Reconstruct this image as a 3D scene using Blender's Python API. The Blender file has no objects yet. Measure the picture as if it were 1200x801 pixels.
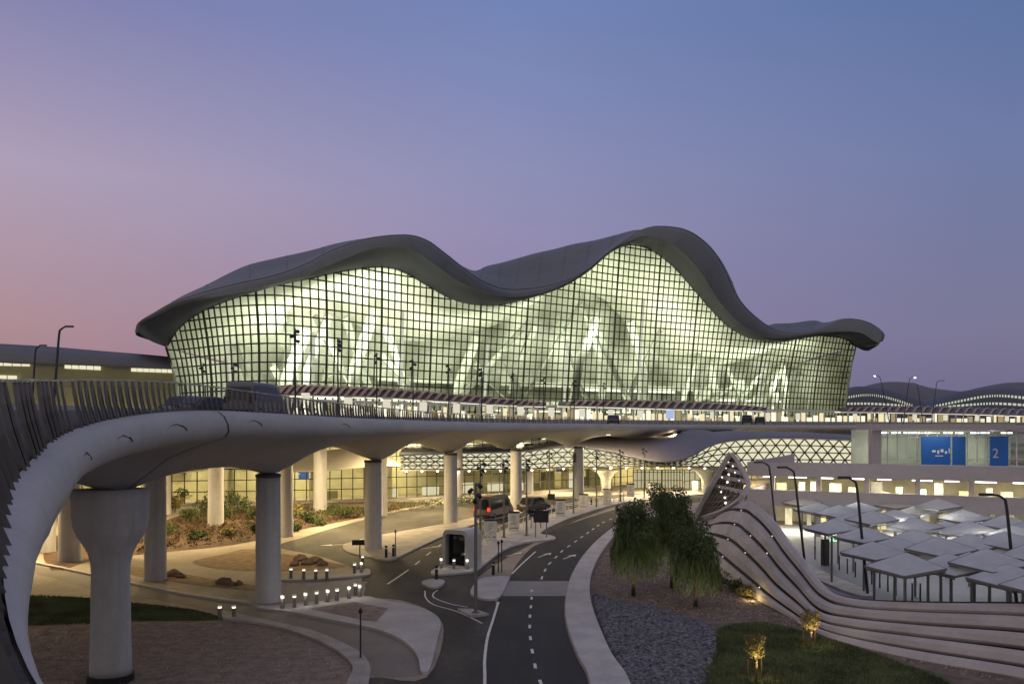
import bpy, math, random
from mathutils import Vector, Matrix
random.seed(7)
R = math.radians
SC = bpy.context.scene
COL = SC.collection
H = 10.0          # eye height above the ground in metres
F = 1000.0        # focal length in photo pixels
CX, HY = 600.0, 500.0

# ------------------------------------------------------------------ camera
cd = bpy.data.cameras.new("camera"); cam = bpy.data.objects.new("camera", cd); COL.objects.link(cam)
cam.location = (0, 0, H); cam.rotation_euler = (R(90), 0, 0)
cd.sensor_width = 36; cd.lens = 30.0; cd.shift_y = 99.5/1200; cd.clip_start = 0.1; cd.clip_end = 8000
SC.camera = cam

# ------------------------------------------------------------------ dusk sky
W = bpy.data.worlds.new("World"); SC.world = W; W.use_nodes = True
nt = W.node_tree; nt.nodes.clear()
def N(t, typ, **kw):
    n = t.nodes.new(typ)
    for k, v in kw.items(): setattr(n, k, v)
    return n
def lin(c):
    return tuple(((v/255)/12.92 if v/255 <= .04045 else ((v/255+.055)/1.055)**2.4) for v in c)
def ramp(t, stops):
    r = N(t, 'ShaderNodeValToRGB'); e = r.color_ramp.elements
    while len(e) < len(stops): e.new(.5)
    for el, (p, c) in zip(e, stops):
        el.position = p; el.color = (*c, 1)
    return r
tc = N(nt, 'ShaderNodeTexCoord'); sx = N(nt, 'ShaderNodeSeparateXYZ')
nt.links.new(tc.outputs['Generated'], sx.inputs[0])
# dusk gradient by elevation (0..1 = sin of elevation): afterglow side (west, -x) and dark side (east, +x)
el = N(nt, 'ShaderNodeMapRange'); el.inputs[1].default_value = 0; el.inputs[2].default_value = 1
nt.links.new(sx.outputs['Z'], el.inputs[0])
warm = ramp(nt, [(0, lin((150,118,126))), (.105, lin((172,139,148))), (.26, lin((173,158,182))), (.42, lin((128,128,173))), (.7, lin((134,134,172))), (1, lin((146,146,178)))])
mid = ramp(nt, [(0, lin((122,112,150))), (.12, lin((140,128,164))), (.22, lin((146,140,177))), (.29, lin((139,142,182))), (.45, lin((112,131,182))), (.7, lin((134,136,172))), (1, lin((146,146,178)))])
cold = ramp(nt, [(0, lin((108,104,134))), (.1, lin((120,118,150))), (.28, lin((108,121,164))), (.42, lin((88,112,160))), (.7, lin((128,134,172))), (1, lin((146,146,178)))])
for r_ in (warm, mid, cold):
    nt.links.new(el.outputs[0], r_.inputs[0])
az = N(nt, 'ShaderNodeMapRange'); az.inputs[1].default_value = -.50; az.inputs[2].default_value = 0; 
az2 = N(nt, 'ShaderNodeMapRange'); az2.inputs[1].default_value = 0; az2.inputs[2].default_value = .48
nt.links.new(sx.outputs['X'], az.inputs[0]); nt.links.new(sx.outputs['X'], az2.inputs[0])
m1 = N(nt, 'ShaderNodeMix', data_type='RGBA'); m2 = N(nt, 'ShaderNodeMix', data_type='RGBA')
nt.links.new(az.outputs[0], m1.inputs[0]); nt.links.new(warm.outputs[0], m1.inputs[6]); nt.links.new(mid.outputs[0], m1.inputs[7])
nt.links.new(az2.outputs[0], m2.inputs[0]); nt.links.new(m1.outputs[2], m2.inputs[6]); nt.links.new(cold.outputs[0], m2.inputs[7])
# the half of the sky behind the viewer is paler and warmer
bk = N(nt, 'ShaderNodeMapRange'); bk.inputs[1].default_value = .35; bk.inputs[2].default_value = -.5
nt.links.new(sx.outputs['Y'], bk.inputs[0])
m3 = N(nt, 'ShaderNodeMix', data_type='RGBA'); m3.inputs[7].default_value = (.41, .385, .385, 1)
nt.links.new(bk.outputs[0], m3.inputs[0]); nt.links.new(m2.outputs[2], m3.inputs[6])
sky = N(nt, 'ShaderNodeTexSky', sky_type='NISHITA', sun_disc=False)
sky.sun_elevation = R(0.5); sky.sun_rotation = R(-110); sky.air_density = 1.2; sky.dust_density = 1.5
sm = N(nt, 'ShaderNodeVectorMath', operation='SCALE'); sm.inputs[3].default_value = .012
nt.links.new(sky.outputs[0], sm.inputs[0])
ad = N(nt, 'ShaderNodeVectorMath', operation='ADD')
nt.links.new(m3.outputs[2], ad.inputs[0]); nt.links.new(sm.outputs[0], ad.inputs[1])
bg = N(nt, 'ShaderNodeBackground'); bg.inputs[1].default_value = 1.0
wo = N(nt, 'ShaderNodeOutputWorld')
nt.links.new(ad.outputs[0], bg.inputs[0]); nt.links.new(bg.outputs[0], wo.inputs[0])
sl = bpy.data.lights.new("afterglow", 'SUN'); sl.energy = .10; sl.angle = R(50); sl.color = (1, .8, .72)
so = bpy.data.objects.new("afterglow", sl); COL.objects.link(so); so.rotation_euler = (R(62), 0, R(-65))

vs = SC.view_settings
vs.view_transform = 'Standard'; vs.look = 'None'; vs.exposure = 0; vs.gamma = 1; vs.use_curve_mapping = False
cy = SC.cycles
cy.max_bounces = 6; cy.diffuse_bounces = 3; cy.glossy_bounces = 3; cy.transmission_bounces = 4; cy.transparent_max_bounces = 12
cy.caustics_reflective = False; cy.caustics_refractive = False; cy.sample_clamp_indirect = 4.0
try: cy.use_light_tree = True
except Exception: pass

# ------------------------------------------------------------------ helpers
def P(px, py, d):
    "photo pixel at distance d -> world point"
    return Vector(((px-CX)/F*d, d, H+(HY-py)/F*d))
def G(px, py, z=0.0):
    d = F*(H-z)/(py-HY)
    return Vector(((px-CX)/F*d, d, z))
def catmull(pts, n):
    "pts: tuples of any length; n samples per span"
    pts = [tuple(p) for p in pts]; out = []
    m = len(pts)
    for i in range(m-1):
        p0 = pts[i-1] if i else tuple(2*a-b for a, b in zip(pts[0], pts[1]))
        p1, p2 = pts[i], pts[i+1]
        p3 = pts[i+2] if i+2 < m else tuple(2*a-b for a, b in zip(pts[-1], pts[-2]))
        for k in range(n):
            t = k/n
            out.append(tuple(.5*((2*b)+(c-a)*t+(2*a-5*b+4*c-d)*t*t+(-a+3*b-3*c+d)*t**3) for a, b, c, d in zip(p0, p1, p2, p3)))
    out.append(pts[-1]); return out
def interp(x, xs, ys):
    if x <= xs[0]: return ys[0]
    for i in range(len(xs)-1):
        if x <= xs[i+1]:
            t = (x-xs[i])/(xs[i+1]-xs[i]); return ys[i]+(ys[i+1]-ys[i])*t
    return ys[-1]
def resample(pts, step):
    pts = [Vector(p) for p in pts]; out = [pts[0].copy()]; acc = 0
    for a, b in zip(pts, pts[1:]):
        L = (b-a).length; t = step-acc
        while t <= L and L > 0:
            out.append(a.lerp(b, t/L)); t += step
        acc = L-(t-step)
    return out

class MB:
    def __init__(s): s.v = []; s.f = []
    def add(s, vs, fs):
        o = len(s.v); s.v += [tuple(p) for p in vs]; s.f += [tuple(o+i for i in f) for f in fs]; return s
    def quad(s, a, b, c, d): return s.add([a, b, c, d], [(0, 1, 2, 3)])
    def box(s, x0, x1, y0, y1, z0, z1):
        return s.add([(x0,y0,z0),(x1,y0,z0),(x1,y1,z0),(x0,y1,z0),(x0,y0,z1),(x1,y0,z1),(x1,y1,z1),(x0,y1,z1)],
                     [(0,3,2,1),(4,5,6,7),(0,1,5,4),(1,2,6,5),(2,3,7,6),(3,0,4,7)])
    def obox(s, c, rz, lx, ly, z0, z1, ch=0.0):
        "box centred at c (x,y) turned by rz"
        ca, sa = math.cos(rz), math.sin(rz)
        def T(x, y, z): return (c[0]+x*ca-y*sa, c[1]+x*sa+y*ca, z)
        a, b = lx/2, ly/2
        if not ch:
            return s.add([T(-a,-b,z0),T(a,-b,z0),T(a,b,z0),T(-a,b,z0),T(-a,-b,z1),T(a,-b,z1),T(a,b,z1),T(-a,b,z1)],
                     [(0,3,2,1),(4,5,6,7),(0,1,5,4),(1,2,6,5),(2,3,7,6),(3,0,4,7)])
        ring = [(-a+ch,-b),(a-ch,-b),(a,-b+ch),(a,b-ch),(a-ch,b),(-a+ch,b),(-a,b-ch),(-a,-b+ch)]
        v = [T(x,y,z0) for x,y in ring]+[T(x,y,z1-ch*.6) for x,y in ring]+[T(x*(1-ch/a*.6),y*(1-ch/b*.6),z1) for x,y in ring]
        f = [tuple(range(7,-1,-1)), tuple(range(16,24))]
        for k in (0,8):
            for i in range(8): f.append((k+i,k+(i+1)%8,k+8+(i+1)%8,k+8+i))
        return s.add(v, f)
    def ring(s, rings, close=True, cap=True):
        "loft a list of equal-length vertex rings"
        n = len(rings[0]); v = [p for r in rings for p in r]; f = []
        for k in range(len(rings)-1):
            for i in range(n if close else n-1):
                j = (i+1) % n; f.append((k*n+i, k*n+j, (k+1)*n+j, (k+1)*n+i))
        if cap and close:
            f.append(tuple(range(n-1, -1, -1))); f.append(tuple((len(rings)-1)*n+i for i in range(n)))
        return s.add(v, f)
    def lathe(s, x, y, prof, n=20, sx=1.0, sy=1.0, rz=0):
        ca, sa = math.cos(rz), math.sin(rz); rs = []
        for r, z in prof:
            q = []
            for i in range(n):
                a = 2*math.pi*i/n; X, Y = r*math.cos(a)*sx, r*math.sin(a)*sy
                q.append((x+X*ca-Y*sa, y+X*sa+Y*ca, z))
            rs.append(q)
        return s.ring(rs)
    def tube(s, pts, r, n=6, r1=None):
        pts = [Vector(p) for p in pts]; m = len(pts); rs = []
        for i, p in enumerate(pts):
            t = (pts[min(i+1, m-1)]-pts[max(i-1, 0)])
            if t.length < 1e-9: t = Vector((0,0,1))
            t.normalize(); u = t.cross(Vector((0,0,1)))
            if u.length < 1e-3: u = t.cross(Vector((1,0,0)))
            u.normalize(); w = t.cross(u); rr = r if r1 is None else r+(r1-r)*i/(m-1)
            rs.append([p+(u*math.cos(2*math.pi*k/n)+w*math.sin(2*math.pi*k/n))*rr for k in range(n)])
        return s.ring(rs)
    def bar(s, pts, w, h, up=Vector((0,0,1))):
        "rectangular section swept along pts: w across, h along up"
        pts = [Vector(p) for p in pts]; m = len(pts); rs = []
        for i, p in enumerate(pts):
            t = (pts[min(i+1, m-1)]-pts[max(i-1, 0)]).normalized(); u = t.cross(up)
            if u.length < 1e-3: u = t.cross(Vector((0,1,0)))
            u.normalize(); q = u.cross(t).normalized()
            rs.append([p+u*w/2+q*h/2, p-u*w/2+q*h/2, p-u*w/2-q*h/2, p+u*w/2-q*h/2])
        return s.ring(rs)
    def slab(s, poly, z0, z1):
        n = len(poly); v = [(p[0],p[1],z0) for p in poly]+[(p[0],p[1],z1) for p in poly]
        f = [tuple(range(n-1,-1,-1)), tuple(range(n,2*n))]
        for i in range(n): j = (i+1)%n; f.append((i,j,n+j,n+i))
        return s.add(v, f)
    def grid(s, rows):
        n = len(rows[0]); v = [p for r in rows for p in r]; f = []
        for k in range(len(rows)-1):
            for i in range(n-1): f.append((k*n+i, k*n+i+1, (k+1)*n+i+1, (k+1)*n+i))
        return s.add(v, f)
    def build(s, name, m, parent=None, smooth=False, fix=False):
        me = bpy.data.meshes.new(name); me.from_pydata(s.v, [], s.f); me.update()
        if fix:
            import bmesh
            b = bmesh.new(); b.from_mesh(me); bmesh.ops.recalc_face_normals(b, faces=b.faces); b.to_mesh(me); b.free()
        if smooth:
            me.polygons.foreach_set('use_smooth', [True]*len(me.polygons))
        o = bpy.data.objects.new(name, me); COL.objects.link(o)
        if m: me.materials.append(m)
        if parent: 
            o.parent = parent
            o.matrix_parent_inverse = Matrix.Translation(-Vector(parent.location)) if parent.type == 'EMPTY' and not parent.get('_rz') else Matrix.Identity(4)
        return o
def tag(o, label=None, cat=None, group=None, kind=None):
    if label: o['label'] = label
    if cat: o['category'] = cat
    if group: o['group'] = group
    if kind: o['kind'] = kind
    return o
def thing(name, loc, label, cat, group=None, rz=0.0):
    "an Empty; children given in world space when rz is 0, in local space when local=True parts are used"
    o = bpy.data.objects.new(name, None); COL.objects.link(o); o.empty_display_size = .3
    o.location = loc; o.rotation_euler = (0, 0, rz); tag(o, label, cat, group); return o
def lpart(mb, name, m, parent, smooth=False, fix=False):
    "part in its parent's own space"
    o = mb.build(name, m, None, smooth, fix); o.parent = parent; return o
def dup(root, loc, rz=0.0, label=None, group=None):
    r = root.copy(); COL.objects.link(r); r.location = loc; r.rotation_euler = (0, 0, rz)
    if label: r['label'] = label
    if group: r['group'] = group
    for ch in list(root.children):
        c = ch.copy(); COL.objects.link(c); c.parent = r
        for g in list(ch.children):
            d = g.copy(); COL.objects.link(d); d.parent = c
    return r
ORD = ['first','second','third','fourth','fifth','sixth','seventh','eighth','ninth','tenth','eleventh','twelfth','thirteenth','fourteenth','fifteenth','sixteenth','seventeenth','eighteenth','nineteenth','twentieth']

# ------------------------------------------------------------------ materials
def mat(name, col, rough=.7, var=.15, scale=2.0, bump=0.0, bscale=20.0, metal=0.0, spec=.4, detail=4, col2=None, emit=None, estr=0.0, stretch=None, grain=.10, streak=None):
    m = bpy.data.materials.new(name); m.use_nodes = True; t = m.node_tree
    b = t.nodes['Principled BSDF']; b.inputs['Roughness'].default_value = rough; b.inputs['Metallic'].default_value = metal
    b.inputs['Specular IOR Level'].default_value = spec
    c = N(t, 'ShaderNodeTexCoord'); src = c.outputs['Object']
    if stretch:
        mp = N(t, 'ShaderNodeMapping'); mp.inputs['Scale'].default_value = stretch; t.links.new(src, mp.inputs[0]); src = mp.outputs[0]
    n = N(t, 'ShaderNodeTexNoise'); n.inputs['Scale'].default_value = scale; n.inputs['Detail'].default_value = detail
    t.links.new(src, n.inputs[0])
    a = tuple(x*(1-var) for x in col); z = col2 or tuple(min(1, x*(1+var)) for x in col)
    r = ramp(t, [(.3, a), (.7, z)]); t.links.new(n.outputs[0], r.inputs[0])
    n3 = N(t, 'ShaderNodeTexNoise'); n3.inputs['Scale'].default_value = scale*9; n3.inputs['Detail'].default_value = 6; n3.inputs['Roughness'].default_value = .7
    t.links.new(src, n3.inputs[0]); r3 = ramp(t, [(.35, (1-grain,)*3), (.62, (1,)*3)]); t.links.new(n3.outputs[0], r3.inputs[0])
    mm = N(t, 'ShaderNodeMix', data_type='RGBA', blend_type='MULTIPLY'); mm.inputs[0].default_value = 1
    t.links.new(r.outputs[0], mm.inputs[6]); t.links.new(r3.outputs[0], mm.inputs[7]); fin_ = mm.outputs[2]
    if streak:
        mp2 = N(t, 'ShaderNodeMapping'); mp2.inputs['Scale'].default_value = streak[1]; t.links.new(c.outputs['Object'], mp2.inputs[0])
        n4 = N(t, 'ShaderNodeTexNoise'); n4.inputs['Scale'].default_value = 1; n4.inputs['Detail'].default_value = 5; t.links.new(mp2.outputs[0], n4.inputs[0])
        r4 = ramp(t, [(.42, (1-streak[0],)*3), (.6, (1,)*3)]); t.links.new(n4.outputs[0], r4.inputs[0])
        m4 = N(t, 'ShaderNodeMix', data_type='RGBA', blend_type='MULTIPLY'); m4.inputs[0].default_value = 1
        t.links.new(fin_, m4.inputs[6]); t.links.new(r4.outputs[0], m4.inputs[7]); fin_ = m4.outputs[2]
    t.links.new(fin_, b.inputs['Base Color'])
    if bump:
        n2 = N(t, 'ShaderNodeTexNoise'); n2.inputs['Scale'].default_value = bscale; n2.inputs['Detail'].default_value = 5
        t.links.new(src, n2.inputs[0])
        bp = N(t, 'ShaderNodeBump'); bp.inputs['Strength'].default_value = bump; bp.inputs['Distance'].default_value = .05
        t.links.new(n2.outputs[0], bp.inputs['Height']); t.links.new(bp.outputs[0], b.inputs['Normal'])
    if emit:
        b.inputs['Emission Color'].default_value = (*emit, 1); b.inputs['Emission Strength'].default_value = estr
    return m
def lamp_mat(name, c, s):
    m = bpy.data.materials.new(name); m.use_nodes = True; t = m.node_tree; t.nodes.clear()
    e = N(t, 'ShaderNodeEmission'); e.inputs[0].default_value = (*c, 1); e.inputs[1].default_value = s
    o = N(t, 'ShaderNodeOutputMaterial'); t.links.new(e.outputs[0], o.inputs[0]); return m
def glass_mat(name, tint, gl=.12, rough=.04):
    m = bpy.data.materials.new(name); m.use_nodes = True; t = m.node_tree; t.nodes.clear()
    tr = N(t, 'ShaderNodeBsdfTransparent'); tr.inputs[0].default_value = (*tint, 1)
    g = N(t, 'ShaderNodeBsdfGlossy'); g.inputs['Roughness'].default_value = rough; g.inputs[0].default_value = (.8,.85,.8,1)
    # uneven tint from pane to pane
    c = N(t, 'ShaderNodeTexCoord'); n = N(t, 'ShaderNodeTexNoise'); n.inputs['Scale'].default_value = .12; n.inputs['Detail'].default_value = 3
    t.links.new(c.outputs['Object'], n.inputs[0])
    r = ramp(t, [(.3, tuple(x*.78 for x in tint)), (.7, tint)]); t.links.new(n.outputs[0], r.inputs[0]); t.links.new(r.outputs[0], tr.inputs[0])
    mx = N(t, 'ShaderNodeMixShader'); mx.inputs[0].default_value = gl
    o = N(t, 'ShaderNodeOutputMaterial')
    t.links.new(tr.outputs[0], mx.inputs[1]); t.links.new(g.outputs[0], mx.inputs[2]); t.links.new(mx.outputs[0], o.inputs[0]); return m

M = {}
M['ground'] = mat('ground_paving', (.39,.33,.265), .85, .14, .35, .25, 6, grain=.2, streak=(.2,(.3,.2,1)))
M['asphalt'] = mat('old_asphalt', (.076,.070,.062), .8, .25, .25, .35, 30, grain=.3, streak=(.35,(.5,.16,1)))
M['new_asphalt'] = mat('new_asphalt', (.030,.0305,.033), .75, .2, .4, .3, 40, grain=.3, streak=(.28,(1.1,.10,1)))
M['walk'] = mat('pale_pavement', (.53,.50,.495), .8, .08, .5, .15, 12, grain=.14, streak=(.14,(.7,.5,1)))
M['walk2'] = mat('pale_kerb', (.44,.405,.38), .8, .1, .8, .15, 12, grain=.16, streak=(.15,(.8,.8,1)))
M['lane'] = mat('grey_lane', (.22,.195,.18), .8, .12, .4, .2, 20)
M['cross'] = mat('paver_crossing', (.30,.28,.28), .8, .1, .6, .2, 10)
M['paint'] = mat('road_paint', (.75,.73,.70), .6, .12, 3)
M['mulch'] = mat('brown_mulch', (.17,.125,.105), .95, .35, 1.5, .8, 14)
M['bed'] = mat('gravel_bed', (.29,.225,.20), .95, .3, 2.2, .8, 16)
M['rockbed'] = mat('rubble_bed', (.22,.15,.09), .95, .35, 1.8, .8, 8)
M['soil'] = mat('planting_soil', (.085,.050,.030), .95, .4, 1.2, .8, 6)
M['bluegravel'] = mat('blue_gravel_base', (.05,.048,.058), .9, .3, 3, .8, 12)
M['pebble'] = mat('blue_grey_pebble', (.15,.147,.175), .85, .75, 5.5)
M['pebble2'] = mat('brown_pebble', (.36,.285,.255), .9, .4, 1.4)
M['turf'] = mat('turf', (.085,.098,.050), .95, .4, 1.0, .8, 25)
M['grass'] = mat('grass_blades', (.125,.150,.066), .85, .5, .5)
M['concrete'] = mat('bridge_concrete', (.43,.425,.42), .62, .06, .25, .06, 6, streak=(.10,(.25,.2,.9)))
M['column'] = mat('column_concrete', (.52,.515,.53), .6, .06, .3, .05, 6, streak=(.16,(1.6,1.6,.12)))
M['joint'] = mat('joint_and_shade_black', (.015,.015,.015), .8)
M['collar'] = mat('collar', (.07,.068,.066), .7)
M['fin'] = mat('fin_metal', (.13,.125,.13), .5, .14, .8, metal=.15)
M['rail'] = mat('rail_metal', (.34,.34,.35), .4, .1, 1, metal=.5)
M['roof'] = mat('roof_metal', (.15,.152,.15), .55, .07, .06, .04, .6, metal=.25, stretch=(1,1,1))
M['rimhighlight'] = mat('rim_highlight_metal', (.30,.30,.31), .4, .05, 1, metal=.3)
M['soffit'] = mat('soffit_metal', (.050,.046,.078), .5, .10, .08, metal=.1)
M['mullion'] = mat('mullion_metal', (.055,.055,.03), .5, .15, .3, metal=.3)
M['white'] = mat('white_interior', (.80,.79,.70), .7, .06, .15)
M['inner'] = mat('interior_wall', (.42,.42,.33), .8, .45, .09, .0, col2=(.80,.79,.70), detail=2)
M['strut'] = mat('strut_paint', (.34,.35,.29), .7, .12, .3)
M['bulk'] = mat('hall_bulkhead', (.20,.20,.14), .7, .2, .3)
M['ceil'] = mat('interior_ceiling', (.68,.67,.56), .8, .10, .08)
M['ifloor'] = mat('interior_floor', (.40,.38,.30), .4, .1, .2)
M['glass'] = glass_mat('facade_glass', (.90,.955,.83), .10)
M['warmglass'] = glass_mat('arrivals_glass', (.95,.93,.72), .10)
M['clear'] = glass_mat('clear_glass', (.9,.93,.9), .12)
M['carglass'] = mat('car_glass', (.012,.014,.018), .08, .1, 1, spec=.6)
M['black'] = mat('black_metal', (.018,.018,.02), .5)
M['pole'] = mat('grey_pole', (.20,.195,.19), .45, .1, 1, metal=.3)
M['darkpole'] = mat('dark_pole', (.05,.05,.055), .5, .1, 1, metal=.3)
M['cream'] = mat('car_park_render', (.47,.42,.43), .75, .05, .2, .05, 5)
M['ribbon'] = mat('ribbon_wall', (.50,.46,.455), .6, .10, .4, .06, 5, streak=(.14,(.5,.5,1.2)))
M['slotshade'] = mat('slot_shade', (.03,.027,.027), .8)
M['blue'] = mat('blue_panel', (.018,.075,.26), .4, .1, .5)
M['slat'] = mat('canopy_slat', (.50,.33,.27), .6, .15, 1)
M['slatgap'] = mat('canopy_soffit', (.10,.075,.065), .7)
M['canopytop'] = mat('canopy_top', (.13,.12,.13), .45, .1, .5, metal=.2)
M['whitep'] = mat('white_panel', (.75,.74,.70), .5, .04, 1)
M['shade'] = mat('shade_sail', (.74,.73,.70), .45, .14, .9, .03, 3, metal=.25)
M['pier'] = mat('pier_cladding', (.24,.22,.115), .6, .08, .1)
M['pierroof'] = mat('pier_roof', (.135,.135,.15), .5, .06, .1, metal=.2)
M['leaf_dark'] = mat('willow_leaf', (.075,.105,.040), .75, .4, .9)
M['leaf'] = mat('shrub_leaf', (.075,.10,.03), .75, .4, .8)
M['leaf_y'] = mat('pale_leaf', (.22,.19,.07), .75, .3, .8)
M['bark'] = mat('bark', (.10,.075,.055), .9, .3, 4, .5, 20)
M['rock'] = mat('boulder', (.20,.14,.10), .9, .3, 1.5, .6, 4)
M['vanbody'] = mat('van_paint', (.13,.13,.155), .3, .04, 1, spec=.5)
M['carblue'] = mat('car_blue', (.10,.115,.18), .3, .04, 1, spec=.5)
M['carwhite'] = mat('car_white', (.55,.53,.50), .3, .04, 1, spec=.5)
M['cardark'] = mat('car_dark', (.05,.05,.055), .3, .04, 1, spec=.5)
M['tyre'] = mat('tyre', (.015,.015,.015), .85)
M['purpleroof'] = mat('shell_roof', (.165,.16,.21), .5, .05, .2)
L_white = lamp_mat('lamp_white', (1, .95, .82), 6)
L_warm = lamp_mat('lamp_warm', (1, .83, .52), 7)
L_cool = lamp_mat('lamp_cool', (.95,.97,1), 9)
L_win = lamp_mat('lit_slit_window', (1, .95, .66), .85)
L_band = lamp_mat('lit_band_window', (.86, .92, .74), .62)
L_sign = lamp_mat('lit_signboard', (1, .93, .74), .74)
L_red = lamp_mat('tail_light', (1, .06, .03), 1.6)
L_lattice = lamp_mat('lit_ceiling_panel', (1, .94, .66), .80)
L_green = lamp_mat('exit_light', (.3, 1, .5), 1.5)
L_plant = lamp_mat('bollard_lens', (1, .9, .72), 1.7)

def area(loc, size, power, color, target=None, sy=None, rz=0, spread=None):
    l = bpy.data.lights.new('lamp_light', 'AREA'); l.energy = power; l.color = color; l.shape = 'RECTANGLE'
    l.size = size; l.size_y = sy or size
    if spread: l.spread = spread
    o = bpy.data.objects.new('lamp_light', l); COL.objects.link(o); o.location = loc
    if target is not None:
        o.rotation_euler = (Vector(target)-Vector(loc)).to_track_quat('-Z', 'Y').to_euler()
    else: o.rotation_euler = (0, 0, rz)
    return o
def point(loc, power, color, r=.15):
    l = bpy.data.lights.new('lamp_light', 'POINT'); l.energy = power; l.color = color; l.shadow_soft_size = r
    o = bpy.data.objects.new('lamp_light', l); COL.objects.link(o); o.location = loc; return o

def spot(loc, target, power, color, ang=70, r=.05):
    l = bpy.data.lights.new('lamp_light', 'SPOT'); l.energy = power; l.color = color; l.shadow_soft_size = r; l.spot_size = R(ang); l.spot_blend = .5
    o = bpy.data.objects.new('lamp_light', l); COL.objects.link(o); o.location = loc
    o.rotation_euler = (Vector(target)-Vector(loc)).to_track_quat('-Z', 'Y').to_euler(); return o

# ================================================================== GROUND
def gp(pts, n=6, smooth=True):
    "closed ground polygon from photo pixels"
    q = [tuple(G(x, y))[:2] for x, y in pts]
    if smooth:
        return catmull([q[-1]]+q+[q[0], q[1]], n)[n:n*(len(q)+1)]
    return q
def gl(pts, n=8): return [Vector((*p, 0)) for p in catmull([tuple(G(x, y))[:2] for x, y in pts], n)]
def struct(o): return tag(o, kind='structure')
def sheet(name, poly, z, m):
    mb = MB(); mb.add([(p[0], p[1], z) for p in poly], [tuple(range(len(poly)))])
    return struct(mb.build(name, m, fix=False))
def kerbed(name, poly, z, m): return struct(MB().slab(poly, -.02, z).build(name, m, fix=True))

gm = MB(); gm.quad((-3000,-60,0),(3000,-60,0),(3000,4500,0),(-3000,4500,0)); struct(gm.build('ground', M['ground']))

# --- asphalt: the lit junction roads
sheet('road', gp([(325,640),(356,629),(388,619),(428,608),(470,598),(520,590),(600,584),(700,580),(760,578),(900,574),(900,583),(760,586),(690,604),(640,628),(560,676),(580,700),(580,760),(585,900),(395,900),(425,805),(440,793),(500,793),(520,738),(505,716),(470,703),(424,696),(424,672),(404,661),(370,650)], 4), .004, M['asphalt'])
# --- the dark two lane road sweeping right
road_r = [(700,900),(690,801),(676,770),(665,740),(661,715),(664,690),(672,668),(686,647),(705,628),(728,612),(760,600),(820,588),(900,580)]
road_l = [(880,574),(800,582),(740,592),(690,606),(655,618),(634,626),(648,631),(625,640),(606,660),(597,678),(584,702),(575,728),(569,750),(567,775),(566,801),(562,900)]
sheet('road', gp(road_r+road_l, 4), .008, M['new_asphalt'])
sheet('crosswalk', gp([(597,680.5),(667,680.5),(663.6,698),(586,698)], 1, False), .012, M['cross'])
# --- pavements with kerbs
kerbed('sidewalk', gp([(699,900),(691.5,801),(677.5,770),(666.5,740),(662.5,715),(665.5,690),(673.5,668),(687.5,647),(706.5,628),(729.5,612),(761,600),(775,602),(752,612),(728,622),(708,643),(695,668),(691,690),(694,712),(704,740),(718,770),(738,801),(765,900)], 4), .13, M['walk'])
kerbed('sidewalk', gp([(505,671),(510,675),(540,672.5),(556,670.5),(566,664),(589,646),(614,637),(640,634),(651,632),(647,628.5),(633,625),(657,612),(684,602),(720,592),(760,586),(860,576),(858,573),(760,579),(720,585),(680,594),(620,611),(575,629),(530,655),(513,666)], 3), .13, M['walk'])
kerbed('traffic_island', gp([(494,684),(502,680.5),(513,680),(521,682.5),(516,688),(505,689.5)], 5), .13, M['walk'])
kerbed('traffic_island', gp([(536,715),(556,715.5),(573,721),(551,723.5)], 1, False), .13, M['walk2'])
kerbed('traffic_island', gp([(551,696),(561,681),(575,677.5),(596,677),(594,685),(585,701),(567,703.5)], 4), .13, M['walk'])
kerbed('traffic_island', gp([(402,640),(406,647),(428,653),(449,657),(460,657),(473,651),(513,632),(556,615),(610,602),(690,590),(688,588),(600,598),(556,607),(513,616),(444,628),(412,636)], 3), .13, M['walk2'])
kerbed('traffic_island', gp([(318,676),(372,675),(420,669),(431,667.5),(434,671),(428,675.5),(380,680),(320,681)], 4), .13, M['walk2'])
sheet('paver_crossing', gp([(300,682),(420,680),(428,684),(426,697),(415,702),(330,714),(296,709)], 2), .006, M['cross'])
kerbed('sidewalk', gp([(300,713.5),(330,710),(370,707),(423,700),(449,705),(487,712),(508,721),(516.5,731),(513,749),(508,771),(503,787),(500,790),(493,789),(491,776),(484,763),(471,752),(455,744),(433,737),(388,728),(353,721),(329,717)], 3), .13, M['walk'])
sheet('planting_bed', gp([(362,715.5),(390,711),(415,707.5),(455,715),(441,731),(425,729),(390,721.5)], 1, False), .136, M['bed'])
sheet('lane', gp([(-120,632),(30,659),(111,676),(210,697),(286,708),(329,717.6),(388,729),(433,738),(455,745),(471,753),(484,764),(490,776),(492,790),(439,792),(436,780),(431,772),(420,764),(399,753),(369,741),(337,733),(300,725),(260,717),(180,702),(105,689),(30,669),(-120,641)], 3), .008, M['lane'])
kerbed('kerb_strip', gp([(260,717.5),(300,725.6),(337,733.6),(369,741.6),(398,753.6),(419,764.6),(430,775),(434,787),(432,801),(420,860),(390,860),(407,801),(413,789),(411,779),(396,765),(369,751),(335,739),(300,731),(262,726)], 3), .13, M['walk2'])
sheet('gravel_bed', gp([(44,733),(105,731.5),(170,729),(262,726.5),(300,731.5),(335,739.5),(369,751.5),(396,765.5),(411,779.5),(412,789),(406,801),(380,870),(-100,900),(-150,760)], 2), .010, M['bed'])
kerbed('kerb_strip', gp([(-120,628),(30,656.5),(111,673.5),(210,694.5),(286,705.5),(286,707.4),(210,696.4),(111,675.4),(30,658.4),(-120,631)], 2), .12, M['walk'])
sheet('lawn', gp([(-60,699),(30,699),(105,700),(160,706),(220,713),(255,721.5),(245,727),(150,727.5),(105,731),(35,733),(-60,735)], 3), .014, M['turf'])
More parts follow.
